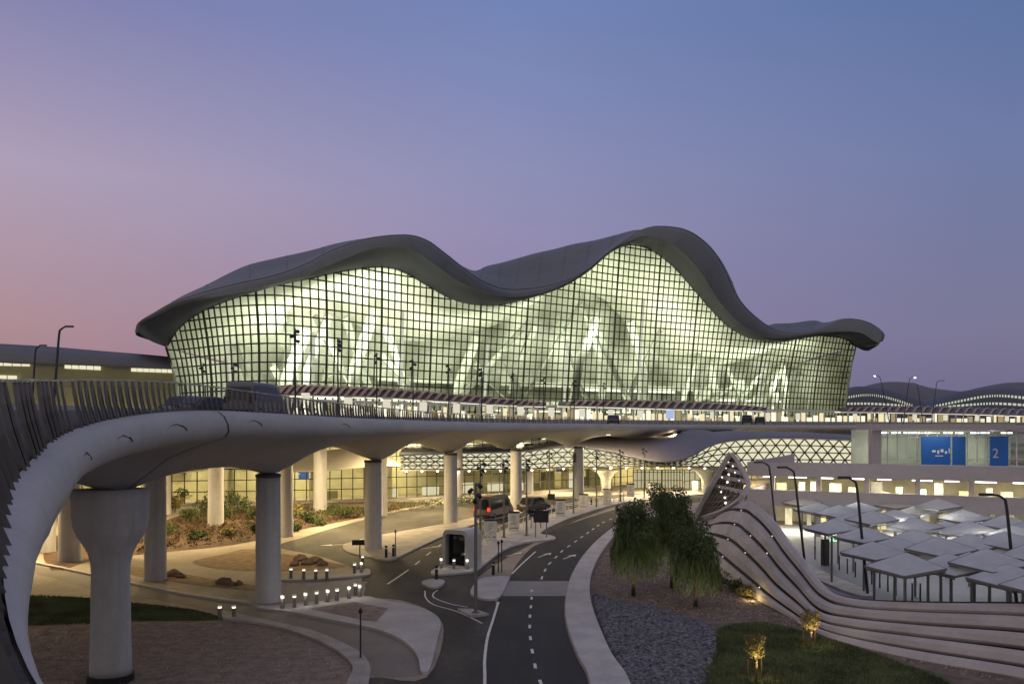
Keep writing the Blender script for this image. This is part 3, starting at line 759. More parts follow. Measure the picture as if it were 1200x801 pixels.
# slender crossing struts of the inner structure, just behind the glass
random.seed(77)
for j, k in enumerate(range(5, ncol-8, 5)):
    b, t = VC[k]; hgt = t.z-H
    if hgt < 15: continue
    for s1 in (-1, 1):
        if random.random() < .62: continue
        k2 = max(2, min(ncol-2, k+s1*random.randint(6, 13))); b2, t2 = VC[k2]
        v = smooth_in(k, 1.0); D = random.uniform(11, 15)
        p0 = b+v*D+Vector((0,0,hgt*random.choice((0,0,.2)))); p1 = Vector((t2.x, t2.y, H+(t2.z-H)*random.uniform(.5,.82)))+smooth_in(k2, 1.0)*(D+1.5)
        MB().bar([p0, p0.lerp(p1,.5)+v*.6, p1], random.uniform(.5,1.6), .5, v).build('strut', M['strut'], term)
# dark bulkheads and bright hanging panels that break up the hall
for j in range(11):
    k = random.randint(8, ncol-10); b, t = VC[k]; hgt = t.z-H; v = smooth_in(k, 1.0); tg = Vector((v.y,-v.x,0))
    if hgt < 9: continue
    D = random.uniform(11, 19); z0 = H+hgt*random.uniform(.12,.5); L_ = random.uniform(5,13); hh = random.uniform(1.5,4.5)
    c0 = b+v*D; p = MB()
    a0 = c0-tg*L_/2; a1 = c0+tg*L_/2
    p.bar([Vector((a0.x,a0.y,z0)), Vector((a1.x,a1.y,z0+random.uniform(-2.5,2.5)))], .4, hh)
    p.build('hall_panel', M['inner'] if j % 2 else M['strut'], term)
# ------------------------------------------------------------------ kerbside frontage, boards and canopies on the departures level
def along(px0, px1, d0, d1, n): return [((px0+(px1-px0)*i/n), d0+(d1-d0)*i/n) for i in range(n+1)]
M['shop'] = [lamp_mat('lit_shopfront', (1,.86,.52), .95), lamp_mat('lit_shopfront_pale', (1,.94,.74), 1.1), lamp_mat('lit_shopfront_dim', (.9,.72,.38), .42)]
line = [(px, dbase(px)-7.5+(max(0,px-988)*.12)) for px in range(322, 1236, 7)]
fw = MB()
for i, ((pa, da), (pb, db)) in enumerate(zip(line, line[1:])):
    a = Vector(((pa-CX)/F*da, da, H)); b = Vector(((pb-CX)/F*db, db, H))
    ang = math.atan2(b.y-a.y, b.x-a.x)
    if i % 2 == 0: MB().obox(((a.x), a.y), ang, .35, .35, H+.25, H+4.2).build('pier', M['whitep'], term)
    if i < 131:
        L_ = (b-a).length; m_ = a.lerp(b, .5); MB().obox((m_.x, m_.y), ang, L_*random.uniform(.5,.9), .08, H+.4+random.choice((0,0,.5)), H+random.choice((2.6,3.2,3.9))).build('shop_window', M['shop'][random.choice((0,0,1,1,2,2))], term)
    m_ = a.lerp(b, .5); fw.obox((m_.x, m_.y), ang, (b-a).length+.02, .5, H+4.2+.001*(i%2), H+4.7)
fw.build('frontage_beam', M['whitep'], term)
# louvred canopies
canA = [(318,452,463,128),(360,452,463.5,131),(405,454,464.5,134),(450,455,466,138),(500,459,469,143),(550,464,472,148),(600,469,475,153),(640,472.5,476,157)]
canB = [(655,471,475.5,160),(700,470,476.5,164),(750,469.5,478,169),(800,470.5,479.5,174),(850,473.5,480.5,180),(898,477.5,481.5,186)]
canC = [(985,478,482.5,215),(1030,476.5,483,222),(1080,476,484,230),(1130,477.5,485,238),(1180,479,486.5,246),(1230,481,488,255)]
for nm, can, lab in (('a', canA, 'long louvred canopy over the kerb nearest the van'), ('b', canB, 'middle louvred canopy over the departures kerb below the tall glass'), ('c', canC, 'far louvred canopy over the kerb beyond the terminal end')):
    c = catmull(can, 10)
    p0 = P(c[0][0], c[0][2], c[0][3]); cn = thing('kerb_canopy', (p0.x, p0.y, H+.25), lab, 'canopy', 'louvred canopies along the departures kerb')
    top = MB(); und = MB(); sl_ = MB(); edge = MB(); strip = MB()
    ra = []; rb_ = []
    for i, (px, yt, yb, d) in enumerate(c):
        f_ = P(px, yb, d); bq = P(px, yt, d+5); u_ = Vector((bq.x, bq.y, bq.z)); mid_ = f_.lerp(u_, .5)+Vector((0,0,.5))
        back = Vector((u_.x, u_.y+3.5, u_.z-.6))
        ra.append([f_+Vector((0,0,.12)), mid_, u_+Vector((0,0,.1)), back]); rb_.append([f_, f_+Vector((0,5.0,.25)), back-Vector((0,0,.5))])
        if i % 2 == 0 and 0 < i < len(c)-1 and yb-yt > 3.2:
            sh = Vector((2.0,0,0))
            sl_.bar([f_+Vector((0,-.05,.22)), mid_+sh*.5+Vector((0,-.02,.14)), u_+sh+Vector((0,0,.18))], .62, .07)
        if i % 7 == 3: MB().lathe(f_.x+.2, f_.y+3, [(.16,H+.25),(.16,f_.z+.1)], 10).build('post', M['whitep'], cn)
        edge.v, edge.f = edge.v, edge.f
    top.grid(ra); und.grid(rb_)
    edge.bar([r[0]-Vector((0,.02,.1)) for r in ra], .12, .22); 
    strip.bar([r[1]-Vector((0,1.5,.25)) for r in rb_], .5, .08)
    top.build('canopy_roof', M['canopytop'], cn, smooth=True); und.build('canopy_soffit', M['whitep'], cn); sl_.build('louvre_slats', M['slat'], cn)
    edge.build('canopy_edge', M['whitep'], cn); strip.build('light_strip', lamp_mat('canopy_strip_light', (1,.9,.66), 3.0), cn)
    for j in range(3):
        q = rb_[int(len(rb_)*(j+.5)/3)][1]; area(q+Vector((0,0,-.6)), 6, 260, (1,.84,.55), None, 2)
# signboards on the kerb
sb = [(358,466,136,1.9),(408,471,141,1.9),(453,473,146,1.8),(496,476,150,1.8),(535,478,154,1.7),(574,479,158,1.7),(610,481,163,1.7),(646,482,168,1.7),(682,483,172,1.7),(716,484,177,1.6),(750,484.5,182,1.6),(785,485,187,1.6),(835,486,194,1.6),(900,487,205,1.6),(935,487.5,212,1.6),(1002,488,226,1.7),(1040,488,233,1.8),(1072,488.5,240,1.8),(1108,489,247,1.8),(1145,489.5,255,1.8),(1180,490,262,1.8)]
first = None
for j, (px, py, d, w) in enumerate(sb):
    d -= 12; x = (px-CX)/F*d; zc = (HY-py)/F*d-.25
    if px in (785,): 
        o = thing('kerb_board', (x, d, H+.25), 'backlit blue white signboard on the departures kerb below the tallest glass', 'signboard', 'lit signboards on the departures kerb')
        lpart(MB().box(-w/2,w/2,-.1,.1,zc-.9,zc+.9), 'board', lamp_mat('blue_lit_board',(.5,.62,1),.8), o); lpart(MB().box(-.08,.08,-.05,.05,0,zc-.9), 'stand', M['whitep'], o); continue
    lab = 'glowing cream signboard on the departures kerb, %s from the van end' % (ORD[j] if j < 20 else 'last')
    o = thing('kerb_board', (x, d, H+.25), lab, 'signboard', 'lit signboards on the departures kerb')
    hw = w*.33
    lpart(MB().obox((0,0),0,hw*2,.2,zc-.8,zc+.75,.06), 'board', L_sign, o); lpart(MB().box(-hw+.05,-hw+.15,-.06,.06,0,zc-.8).box(hw-.15,hw-.05,-.06,.06,0,zc-.8), 'stand', M['pole'], o)
    lpart(MB().box(-hw-.08,hw+.08,-.13,.13,zc+.752,zc+.86), 'frame_cap', M['darkpole'], o)
# planters with yellowish lit shrubs on the kerb
def leaves(mb, c, r, n, ls, droop=0.0, shell=.35):
    for _ in range(n):
        while True:
            p = Vector((random.uniform(-1,1), random.uniform(-1,1), random.uniform(-1,1)))
            if p.length <= 1 and p.length > shell*random.random(): break
        p = Vector((c[0]+p.x*r[0], c[1]+p.y*r[1], c[2]+p.z*r[2]))
        a = Vector((random.gauss(0,1), random.gauss(0,1), random.gauss(0,1)-droop*3)).normalized(); b = a.cross(Vector((random.gauss(0,1),random.gauss(0,1),random.gauss(0,1)))).normalized()
        l = ls*random.uniform(.6,1.4); w = l*.42
        mb.add([p-a*l*.5, p+b*w*.5, p+a*l*.5, p-b*w*.5], [(0,1,2,3)])
pl = [(432,474,146),(516,478,156),(592,481,164),(664,483,173),(734,485,184),(812,487,195),(885,488,206),(1020,489,232),(1090,490,246)]
first = None
for j, (px, py, d) in enumerate(pl):
    d -= 13; x = (px-CX)/F*d; lab = 'lit yellow green planter shrub on the departures kerb, %s from the van end' % ORD[j]
    if first is None:
        first = thing('planter', (x, d, H+.25), lab, 'planter', 'planters along the departures kerb')
        lpart(MB().obox((0,0),0,2.6,.9,0,.55,.08), 'trough', M['whitep'], first)
        mb = MB(); leaves(mb, (0,0,1.05), (1.5,.5,.7), 420, .2); lpart(mb, 'shrub', M['leaf_y'], first)
    else: dup(first, (x, d, H+.25), 0, lab)
# ================================================================== NEIGHBOUR BUILDINGS
# pier to the left
pb = thing('pier_building', (-85, 170, 0), 'low olive lit pier building with a sloping grey roof left of the terminal', 'pier building')
pr_ = [(-120,398,420,452,178),(-40,401,422,452,172),(0,402.5,424,452,169),(60,406,426,452,166),(120,411,428,452,164),(170,415,430,452,163),(212,419,432,452,162.5)]
c = catmull(pr_, 6); ra = []; wl = []
for px, yr, ye, yb, d in c:
    e = P(px, ye, d); r_ = P(px, yr, d+5); f = Vector((e.x, e.y, H)); 
    mid_ = e.lerp(r_, .55)+Vector((0,0,.35))
    ra.append([e+Vector((0,-.4,-.25)), e+Vector((0,-.7,.15)), mid_, r_, r_+Vector((0,7,-.4)), r_+Vector((0,16,-5))]); wl.append([e+Vector((0,.2,-.1)), e.lerp(f,.35)+Vector((0,.5,0)), e.lerp(f,.36)+Vector((0,.3,0)), f+Vector((0,.3,-.5))])
MB().grid(ra).build('roof', M['pierroof'], pb, smooth=True); MB().grid(wl).build('wall', M['pier'], pb)
for (a, b, y0, y1, n) in ((-60,35,422,427,9),(75,118,427,431.5,5),(153,210,431,435,8),(-40,20,438,444,5)):
    for k in range(n):
        pa, pc = a+(b-a)*(k+.08)/n, a+(b-a)*(k+.92)/n
        da, dc = [interp(q_, [v[0] for v in pr_], [v[4] for v in pr_])-.45 for q_ in (pa, pc)]
        o1 = lambda p, y, d: P(p, y+(p-a)/(b-a)*2, d-.15)
        MB().add([o1(pa,y0,da),o1(pc,y0,dc),o1(pc,y1,dc),o1(pa,y1,da)]+[v+Vector((0,.25,0)) for v in (o1(pa,y0,da),o1(pc,y0,dc),o1(pc,y1,dc),o1(pa,y1,da))],
                 [(0,1,2,3),(4,7,6,5),(0,4,5,1),(1,5,6,2),(2,6,7,3),(3,7,4,0)]).build('window', L_win, pb)
for j in range(4):
    area((-96+j*11, 160, H+.9), 4, 130, (1,.92,.45), (-96+j*11, 168, H+4), 1)
# concourse to the right: two wavy hulls with lit bands
def hull(name, label, tops, bands, d0, m, back=60):
    t = thing(name, (P(tops[len(tops)//2][0], 480, d0).x, d0, 0), label, 'concourse')
    c = catmull(tops, 6); g = []
    for px, y in c:
        tp = P(px, y, d0+18); f = P(px, 484, d0); f.z = H-1
        sh = [f, f.lerp(tp,.35)+Vector((0,-2.5,.8)), f.lerp(tp,.7)+Vector((0,-3,1.2)), tp, tp+Vector((0,14,-.5)), tp+Vector((0,back,-6))]
        g.append(catmull([tuple(v) for v in sh], 3))
    MB().grid(g).build('shell', m, t, smooth=True)
    for bd in bands:
        cc = catmull(bd, 8); ra = []
        for px, ya, yb in cc:
            d = d0-3.5; ra.append([P(px,ya,d), P(px,yb,d)])
        mb = MB(); mb.grid(ra); mb.grid([[v+Vector((0,.6,0)) for v in reversed(q)] for q in ra]); mb.build('window_band', L_band, t)
        mu = MB()
        for q in ra[::1]: mu.bar([q[0]+Vector((0,-.1,.1)), q[1]+Vector((0,-.1,-.1))], .35, .2, Vector((0,1,0)))
        mu.build('window_bars', M['mullion'], t)
    return t
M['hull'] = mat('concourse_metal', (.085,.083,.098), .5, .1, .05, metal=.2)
hull('concourse', 'dark arched concourse hull with two lit bands beside the terminal end', [(975,462),(998,454.5),(1015,453),(1040,456),(1062,462),(1085,471),(1105,478),(1120,482)], [[(988,465,467.6),(1010,461.6,464.2),(1028,462,464.5),(1048,466.5,469),(1070,474,476)],[(988,471.5,474),(1020,471.5,474),(1055,473.5,475.6),(1075,476.5,478)]], 300, M['hull'])
hull('concourse', 'dark arched concourse hull with lit bands at the far right edge', [(1066,482),(1085,472),(1105,465.5),(1130,459),(1160,455.5),(1190,455),(1230,459),(1280,470)], [[(1096,474.5,476.8),(1125,468.5,471),(1155,463,465.6),(1180,462.5,465.2),(1215,466,469)],[(1100,476.3,478),(1140,472.5,475),(1170,471.3,474),(1215,474,476.5)]], 310, M['hull'])
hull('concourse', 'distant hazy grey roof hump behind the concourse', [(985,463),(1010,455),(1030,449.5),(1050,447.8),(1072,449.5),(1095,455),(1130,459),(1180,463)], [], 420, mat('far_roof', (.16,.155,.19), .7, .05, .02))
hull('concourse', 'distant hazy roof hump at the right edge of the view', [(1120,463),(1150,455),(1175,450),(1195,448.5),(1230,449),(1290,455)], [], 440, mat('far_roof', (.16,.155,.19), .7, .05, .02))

# ------------------------------------------------------------------ arrivals hall front under the deck
ah = thing('arrivals_hall', (-10, 120, 0), 'warm lit glass arrivals hall front standing below the flyover', 'arrivals hall')
AF = [(-62,104),(-45,107),(-30,111),(-18,115),(-6,122),(6,131),(18,141),(30,150),(44,158),(60,164)]
ac = resample([(x,y,0) for x,y in catmull(AF, 10)], 1.5)
gz = MB(); fr = MB(); A0 = .35; A1 = 8.95
for a, b in zip(ac, ac[1:]): gz.quad(a+Vector((0,0,A0)), b+Vector((0,0,A0)), b+Vector((0,0,A1)), a+Vector((0,0,A1)))
for a in ac: fr.bar([a+Vector((0,-.06,A0)), a+Vector((0,-.06,A1))], .11, .14, Vector((0,1,0)))
z = A0
while z < A1: fr.bar([a+Vector((0,-.06,z)) for a in ac], .11, .11); z += 1.42
MB().bar([a+Vector((0,0,.15)) for a in ac], .4, .4).build('plinth', M['walk2'], ah)
gz.build('glazing', M['warmglass'], ah); fr.build('mullion_frame', M['mullion'], ah)
bw = MB(); bw.grid([[a+Vector((-4,9,0)), a+Vector((-4,9,9))] for a in ac[::4]]); bw.build('rear_wall', mat('arrivals_wall', (.66,.60,.42), .8, .25, .12), ah)
for k in range(4, len(ac)-4, 7): MB().lathe(ac[k].x-1.5, ac[k].y+3.2, [(.5,.05),(.5,8.95)], 14).build('inner_column', M['white'], ah, smooth=True)
M['hallsign'] = mat('hall_sign', (.03,.08,.35), .5, emit=(.05,.14,.6), estr=.4); L_arr = lamp_mat('arrivals_light', (1,.93,.66), 7); L_kiosk_glow = lamp_mat('kiosk_glow', (1,.95,.78), .9)
random.seed(5)
for k in range(3, len(ac)-4, 2):
    p = ac[k]; q = random.random(); ox, oy = -2.5+random.uniform(-.8,.8), random.uniform(3.5,7.5)
    if q < .35: MB().obox((p.x+ox, p.y+oy), .6, random.uniform(1.2,2.8), .7, .05, random.uniform(1.1,2.4)).build('glow_kiosk', L_kiosk_glow, ah)  # kiosks added at random, the white light on them put in as glow
    elif q < .6: MB().obox((p.x+ox, p.y+oy), .6, random.uniform(1.2,2.6), .8, .05, random.uniform(1.0,3.0)).build('counter', M['bulk'], ah)
    elif q < .72: MB().obox((p.x+ox, p.y+oy), .6, 1.8, .12, random.uniform(2.4,3.4), 4.0).build('hanging_sign', M['hallsign'], ah)
    if k % 6 == 1: MB().obox((p.x+ox, p.y+8.2), .6, random.uniform(3,6), .25, random.uniform(3.5,5), 5.6).build('bulkhead', M['bulk'], ah)
for k in range(2, len(ac)-2, 3):
    p = ac[k]; MB().obox((p.x-1.6, p.y+4), .6, 1.9, .25, 8.6, 8.7).build('ceiling_light', L_arr, ah)
for k in range(4, len(ac), 6):
    p = ac[k]; area((p.x-2, p.y+4.5, 8.2), 4, 1050*(1.5 if k % 4 else .6), (1,.91,.60), None, 3)
av = thing('arrivals_canopy', (-14, 108, 4.6), 'pale wavy canopy along the head of the arrivals glass below the flyover', 'canopy')
ga = []; gb = []; nn = [a for a in ac if -52 < a.x < -17]
for i_, a in enumerate(nn):
    t_ = (nn[min(i_+1,len(nn)-1)]-nn[max(i_-1,0)]).normalized(); n_ = Vector((t_.y, -t_.x, 0)); ph_ = i_*1.5/17*2*math.pi
    zf = 4.85+.30*math.cos(ph_); zm = 5.9+.55*math.cos(ph_+.5); zb_ = 7.1+.3*math.cos(ph_)
    e = a+n_*6.2; m_ = a+n_*3.0; b_ = a+n_*.3
    ga.append(catmull([(e.x,e.y,zf-.18),(e.x+n_.x*.25,e.y+n_.y*.25,zf),(m_.x,m_.y,zm),(b_.x,b_.y,zb_)], 5)); gb.append([(e.x,e.y,zf-.18),(m_.x,m_.y,zf+.1),(b_.x,b_.y,zf+.2)])
MB().grid(ga).build('canopy_shell', mat('canopy_shell', (.50,.48,.45), .6, .08, .3), av, smooth=True); MB().grid(gb).build('soffit', M['white'], av)
for i_ in range(4, len(nn)-2, 11):
    p_ = ga[i_]
    MB().bar([Vector(q_)+Vector((0,0,.06)) for q_ in p_[2:]], .28, .16).build('rib', M['pole'], av)
    q_ = Vector(gb[i_][1]); MB().lathe(q_.x, q_.y, [(.22,0),(.17,q_.z*.8),(.45,q_.z)], 12).build('post', M['whitep'], av, smooth=True)
M['cdl'] = lamp_mat('canopy_downlight', (1,.92,.68), 12)
for i_ in range(2, len(nn), 4):
    q_ = Vector(gb[i_][0]); MB().lathe(q_.x, q_.y+.5, [(.0,q_.z-.10),(.12,q_.z-.06),(.12,q_.z+.0)], 8).build('downlight', M['cdl'], av)
    if i_ % 8 == 2: area((q_.x, q_.y+1.5, q_.z-.25), 2.5, 170, (1,.82,.46))
# street lamps' warm wash under the deck: recessed ceiling lamps
dl_spots = [(-30,74),(-40,84),(-24,92),(-16,84),(-6,100),(4,114),(-14,106),(14,124),(26,136),(38,146),(-36,64)]
first = None
for j, (x, y) in enumerate(dl_spots):
    lab = 'round warm ceiling lamp under the deck above the arrivals road, %s of the row' % ORD[j]
    if first is None:
        first = thing('ceiling_lamp', (x, y, 8.99), lab, 'ceiling lamp', 'ceiling lamps under the deck')
        lpart(MB().lathe(0,0,[(.35,-.12),(.38,.0)],18), 'housing', M['whitep'], first); lpart(MB().lathe(0,0,[(.28,-.16),(.28,-.125)],18), 'lens', L_warm, first)
    else: dup(first, (x, y, 8.99), 0, lab)
    pw = 3500 if y > 80 else 2100
    area((x, y, 8.7), 1.2, pw, (1,.745,.37), None)
area((-16,62,6.6), 2.5, 220, (1,.74,.38), (-18,66,0), 1.0)

# ------------------------------------------------------------------ lattice roofed pavilion at the right end of the arrivals road
lp = thing('lattice_pavilion', (30, 135, 0), 'low pavilion with glowing diamond lattice ceiling beneath a smooth lilac shell roof', 'pavilion')
lower = [(470,549.5,109),(540,549.5,114.5),(612,549,122),(660,547,126),(700,546.5,127),(740,546,126),(790,546,125),(840,546.5,124),(870,546.8,122.5),(910,547,121),(960,547,118),(1016,547,116)]
upper = [(470,533,113),(540,531,118.5),(612,529,127),(660,524,131),(700,527,132),(740,536,130),(770,541,128),(800,538,128),(835,521,131),(880,514.5,131),(940,514,129),(1016,517,126)]
lc0 = catmull(lower, 12); uc0 = catmull(upper, 12); ncs = 90
def atpx(Lst, px): return (px, interp(px, [q[0] for q in Lst], [q[1] for q in Lst]), interp(px, [q[0] for q in Lst], [q[2] for q in Lst]))
lc = [atpx(lc0, 470+546*i/(ncs-1)) for i in range(ncs)]; uc = [atpx(uc0, 470+546*i/(ncs-1)) for i in range(ncs)]
pan = MB(); pan.grid([[P(*lc[i]), P(*uc[i])] for i in range(ncs)]); 
pan.build('luminous_ceiling', L_lattice, lp)
lat = MB()
def lpnt(u, v):
    i = min(int(u), ncs-2); fr_ = u-i
    a = P(*lc[i]).lerp(P(*lc[i+1]), fr_); b = P(*uc[i]).lerp(P(*uc[i+1]), fr_); p = a.lerp(b, v); p.y -= .18; return p
NV = 4; du = 1.0
u = -4.4
while u < ncs-1:
    for s_ in (1, -1):
        run = []
        for k in range(NV*2+1):
            v = k/(NV*2); uu = u+(v if s_ > 0 else 1-v)*4.4
            if 0 <= uu <= ncs-1: run.append(lpnt(uu, v))
        if len(run) > 1: lat.bar(run, .14, .15, Vector((0,1,0)))
    u += 2.2
for v in (.0,.25,.5,.75,1.0): lat.bar([lpnt(i*(ncs-1)/60, v) for i in range(61)], .13, .15)
lat.build('lattice_bars', M['mullion'], lp)
rs = []
for i in range(ncs):
    a = P(*uc[i]); px = uc[i][0]
    rise = interp(px, [612,680,720,770,815,850,900,1016], [1.2,1.9,2.7,3.6,3.4,1.5,1.1,1.0])
    f0 = a+Vector((0,-1.6,.05)); f1 = a+Vector((0,-1.9,.35)); q = a+Vector((0,3.0,rise*.8)); r_ = a+Vector((0,9,rise)); e = a+Vector((0,18 if uc[i][0] > 625 else 11,rise*.6))
    rs.append(catmull([tuple(v) for v in (a+Vector((0,.3,-.1)), f0, f1, q, r_, e)], 3))
MB().grid(rs).build('shell_roof', M['purpleroof'], lp, smooth=True)
sf = MB(); sf.grid([[P(*lc[i]), P(*lc[i])+Vector((0,3,.3)), P(*lc[i])+Vector((0,14 if lc[i][0] > 625 else 4.5,.3))] for i in range(ncs)]); sf.build('soffit', M['white'], lp)
dlt = MB(); edge = MB()
L_dl = lamp_mat('downlight', (1,.92,.68), 14)
for i in range(1, ncs-10, 3):
    p = P(*lc[i]); MB().lathe(p.x, p.y-.1, [(.0,p.z-.36),(.13,p.z-.30),(.13,p.z-.19)], 10).build('downlight', L_dl, lp)
edge.bar([P(*q)+Vector((0,-.05,-.05)) for q in lc], .3, .25)
edge.build('fascia', M['whitep'], lp)
for px, d in ((520,113),(590,119),(660,127),(712,128),(765,128),(815,127)):
    p = P(px, 549, d); area((p.x, p.y+2, p.z-.4), 4, 800, (1,.84,.50), None, 2)
# funnel columns carrying it
for px, d in ((712,129),(832,126)):
    p = P(px, 548, d); zt = p.z-.1
    MB().lathe(p.x, p.y+2, [(.75,0),(.72,zt*.35),(.85,zt*.55),(1.25,zt*.75),(2.1,zt*.92),(2.9,zt)], 26).build('funnel_column', M['white'], lp, smooth=True)
# glazed wall with doors under the pavilion
for px0, px1, d in ((742,775,136),(776,800,136),(802,845,135)):
    a = P(px0, 550, d); b = P(px1, 550, d); zt = min(a.z, 4.1)
    mb = MB(); mb.box(a.x, b.x, d, d+.1, .2, zt); w_ = mb.build('glazed_screen', lamp_mat('lit_screen', (.95,.84,.50), .50), lp)
    fr = MB(); n = 7
    for k in range(n+1): x = a.x+(b.x-a.x)*k/n; fr.box(x-.06, x+.06, d-.12, d-.01, .2, zt)
    for z in (.25, 1.5, 2.8, zt): fr.box(a.x, b.x, d-.13, d-.02, z-.05, z+.05)
    f = fr.build('screen_frame', M['mullion'], w_)

# ================================================================== CAR PARK
CPa = Vector((22.4, 80, 0)); CPb = Vector((47.5, 67.2, 0)); cdv = (CPb-CPa); CL = cdv.length; cdv.normalize(); cn_ = Vector((-cdv.y, cdv.x, 0)); cang = math.atan2(cdv.y, cdv.x)
if cn_.y < 0: cn_ = -cn_
cp = thing('car_park', tuple(CPa+cdv*CL/2), 'pale pink multi storey car park with two glowing open decks', 'car park')
def cpt(s, o, z): p = CPa+cdv*s+cn_*o; return Vector((p.x, p.y, z))
def cbox(mb, s0, s1, o0, o1, z0, z1):
    v = [cpt(s0,o0,z0),cpt(s1,o0,z0),cpt(s1,o1,z0),cpt(s0,o1,z0),cpt(s0,o0,z1),cpt(s1,o0,z1),cpt(s1,o1,z1),cpt(s0,o1,z1)]
    mb.add(v, [(0,3,2,1),(4,5,6,7),(0,1,5,4),(1,2,6,5),(2,3,7,6),(3,0,4,7)])
E_ = CL+8
for (z0, z1, nm) in ((5.45,6.72,'upper_parapet'),(2.75,4.2,'lower_parapet')):
    mb = MB(); cbox(mb, -.3, E_, -.25, 0, z0, z1); cbox(mb, -.3, -.05, .002, 26, z0, z1); mb.build('parapet', M['cream'], cp)
mb = MB(); cbox(mb, -.04, E_, .004, 26, 5.5, 5.75); cbox(mb, -.04, E_, .004, 26, 2.8, 3.05); mb.build('floor_slab', M['cream'], cp)
mb = MB(); cbox(mb, -.03, E_, 13, 13.3, 0, 5.5); mb.build('inner_wall', mat('carpark_wall', (.62,.57,.40), .8, .2, .4), cp)
s_ = 1.6
while s_ < E_:
    mb = MB(); cbox(mb, s_, s_+.42, .6, 1.0, 0, 2.8); mb.build('column', M['cream'], cp)
    mb = MB(); cbox(mb, s_, s_+.42, .6, 1.0, 3.05, 5.5); mb.build('column', M['cream'], cp); s_ += 4.1
M['bay'] = [mat('yellow_paint', (.66,.60,.34), .7, .15, 1.5), mat('bay_cream', (.70,.68,.56), .7, .15, 1.5), mat('bay_grey', (.30,.29,.25), .7, .2, 1.5)]
s_ = 1.2; k = 0; random.seed(9)
while s_ < E_-2:
    wd_ = random.uniform(.5,1.3)
    mb = MB(); cbox(mb, s_, s_+wd_, 6.5, 7.3, 3.05, random.uniform(4.1,5.0)); mb.build('bay_wall', M['bay'][k % 3], cp)
    mb = MB(); cbox(mb, s_+.4, s_+.4+wd_*.8, 9, 9.5, .05, random.uniform(1.6,2.5)); mb.build('bay_wall', M['bay'][(k+1) % 3], cp); s_ += wd_+random.uniform(.5,1.4); k += 1
s_ = .9; L_cps = lamp_mat('carpark_strip', (1,.95,.80), 8); k = 0
while s_ < E_:
    for (a_, o_, z_) in ((0,1.2,5.28),(.3,4.4,5.28),(0,2.2,2.6)):
        mb = MB(); cbox(mb, s_+a_, s_+a_+1.1+.5*((k*3) % 2), o_, o_+.14, z_, z_+.07); mb.build('strip_light', L_cps, cp)
    s_ += 2.3+.5*((k*5) % 3)*.5; k += 1
for j in range(4):
    s_ = E_*(j+.5)/4
    area(tuple(cpt(s_, 4, 5.2)), 5, 1000, (1,.94,.68), None, 3); area(tuple(cpt(s_, 4, 2.55)), 5, 950, (1,.93,.68), None, 3)
area(tuple(cpt(1.2, 3, 2.5)), 3, 420, (1,.94,.66), None, 2)
# lobby on top with the blue panels and the number 2
lo = thing('lift_lobby', (50, 98, 0), 'glazed lift lobby with blue panels and a white number 2 above the car park', 'lobby')
D = 100
def lz(y, d=D): return H+(HY-y)/F*d
def lx(px, d=D): return (px-CX)/F*d
x0, x1 = lx(1016), lx(1225)
zb, zt = lz(545), lz(503.5)
mb = MB(); mb.box(x0-.1, x0+1.0, D-1.6, D-.6, zb-.2, zt-.02); mb.build('end_wall', M['cream'], lo); mb = MB(); mb.box(x0-.2, lx(1225), D-2.2, D+8, zb-1.4, zb-.21); mb.build('floor_slab', M['cream'], lo)
mb = MB(); mb.box(x0-.1, lx(1176), D-2.4, D+3, zt, zt+.7); mb.box(lx(1176)+.01, lx(1230), D-1.4, D+8, zt-.25, zt+.2); mb.build('roof_slab', M['cream'], lo)
mb = MB(); mb.box(x0+1, x1, D+7, D+7.2, zb-.2, zt); mb.build('back_wall', mat('lobby_wall', (.60,.66,.52), .7, .2, .5), lo)
mb = MB(); x = x0+1.0
while x < x1: mb.box(x, x+.10, D-.5, D-.4, zb-.2, zt-.27); x += 1.16
for z in (zb+.7, zt-.9): mb.box(x0+1, x1, D-.52, D-.38, z, z+.07)
mb.build('glazing_frame', M['whitep'], lo)
mb = MB(); mb.box(x0+1.0, x1, D-.46, D-.43, zb-.19, zt-.28); mb.build('glazing', M['clear'], lo)
for (pa, pc) in ((1075,1108.5),(1111,1126),(1154.5,1175.5)):
    mb = MB(); mb.obox(((lx(pa)+lx(pc))/2, D-1.0), 0, lx(pc)-lx(pa), .14, zb-.15, zt-.75, .0); mb.build('blue_panel', mat('blue_lit_panel', (.015,.085,.30), .4, .15, .4, emit=(.02,.12,.42), estr=.16), lo)
def text(body, loc, size, m, parent, name='lettering', rz=0):
    cu = bpy.data.curves.new(name, 'FONT'); cu.body = body; cu.size = size; cu.extrude = .01; cu.align_x = 'CENTER'; cu.align_y = 'CENTER'
    o = bpy.data.objects.new(name, cu); COL.objects.link(o); o.rotation_euler = (R(90), 0, rz); o.location = loc
    dg = bpy.context.evaluated_depsgraph_get(); me = bpy.data.meshes.new_from_object(o.evaluated_get(dg)); ob = bpy.data.objects.new(name, me); COL.objects.link(ob)
    ob.rotation_euler = o.rotation_euler; ob.location = loc; bpy.data.objects.remove(o); me.materials.clear(); me.materials.append(m)
    if parent: ob.parent = parent; ob.matrix_parent_inverse = Matrix.Translation(-Vector(parent.location))
    return ob
text('2', (lx(1160.5), D-1.09, lz(531)), 1.55, M['whitep'], lo)
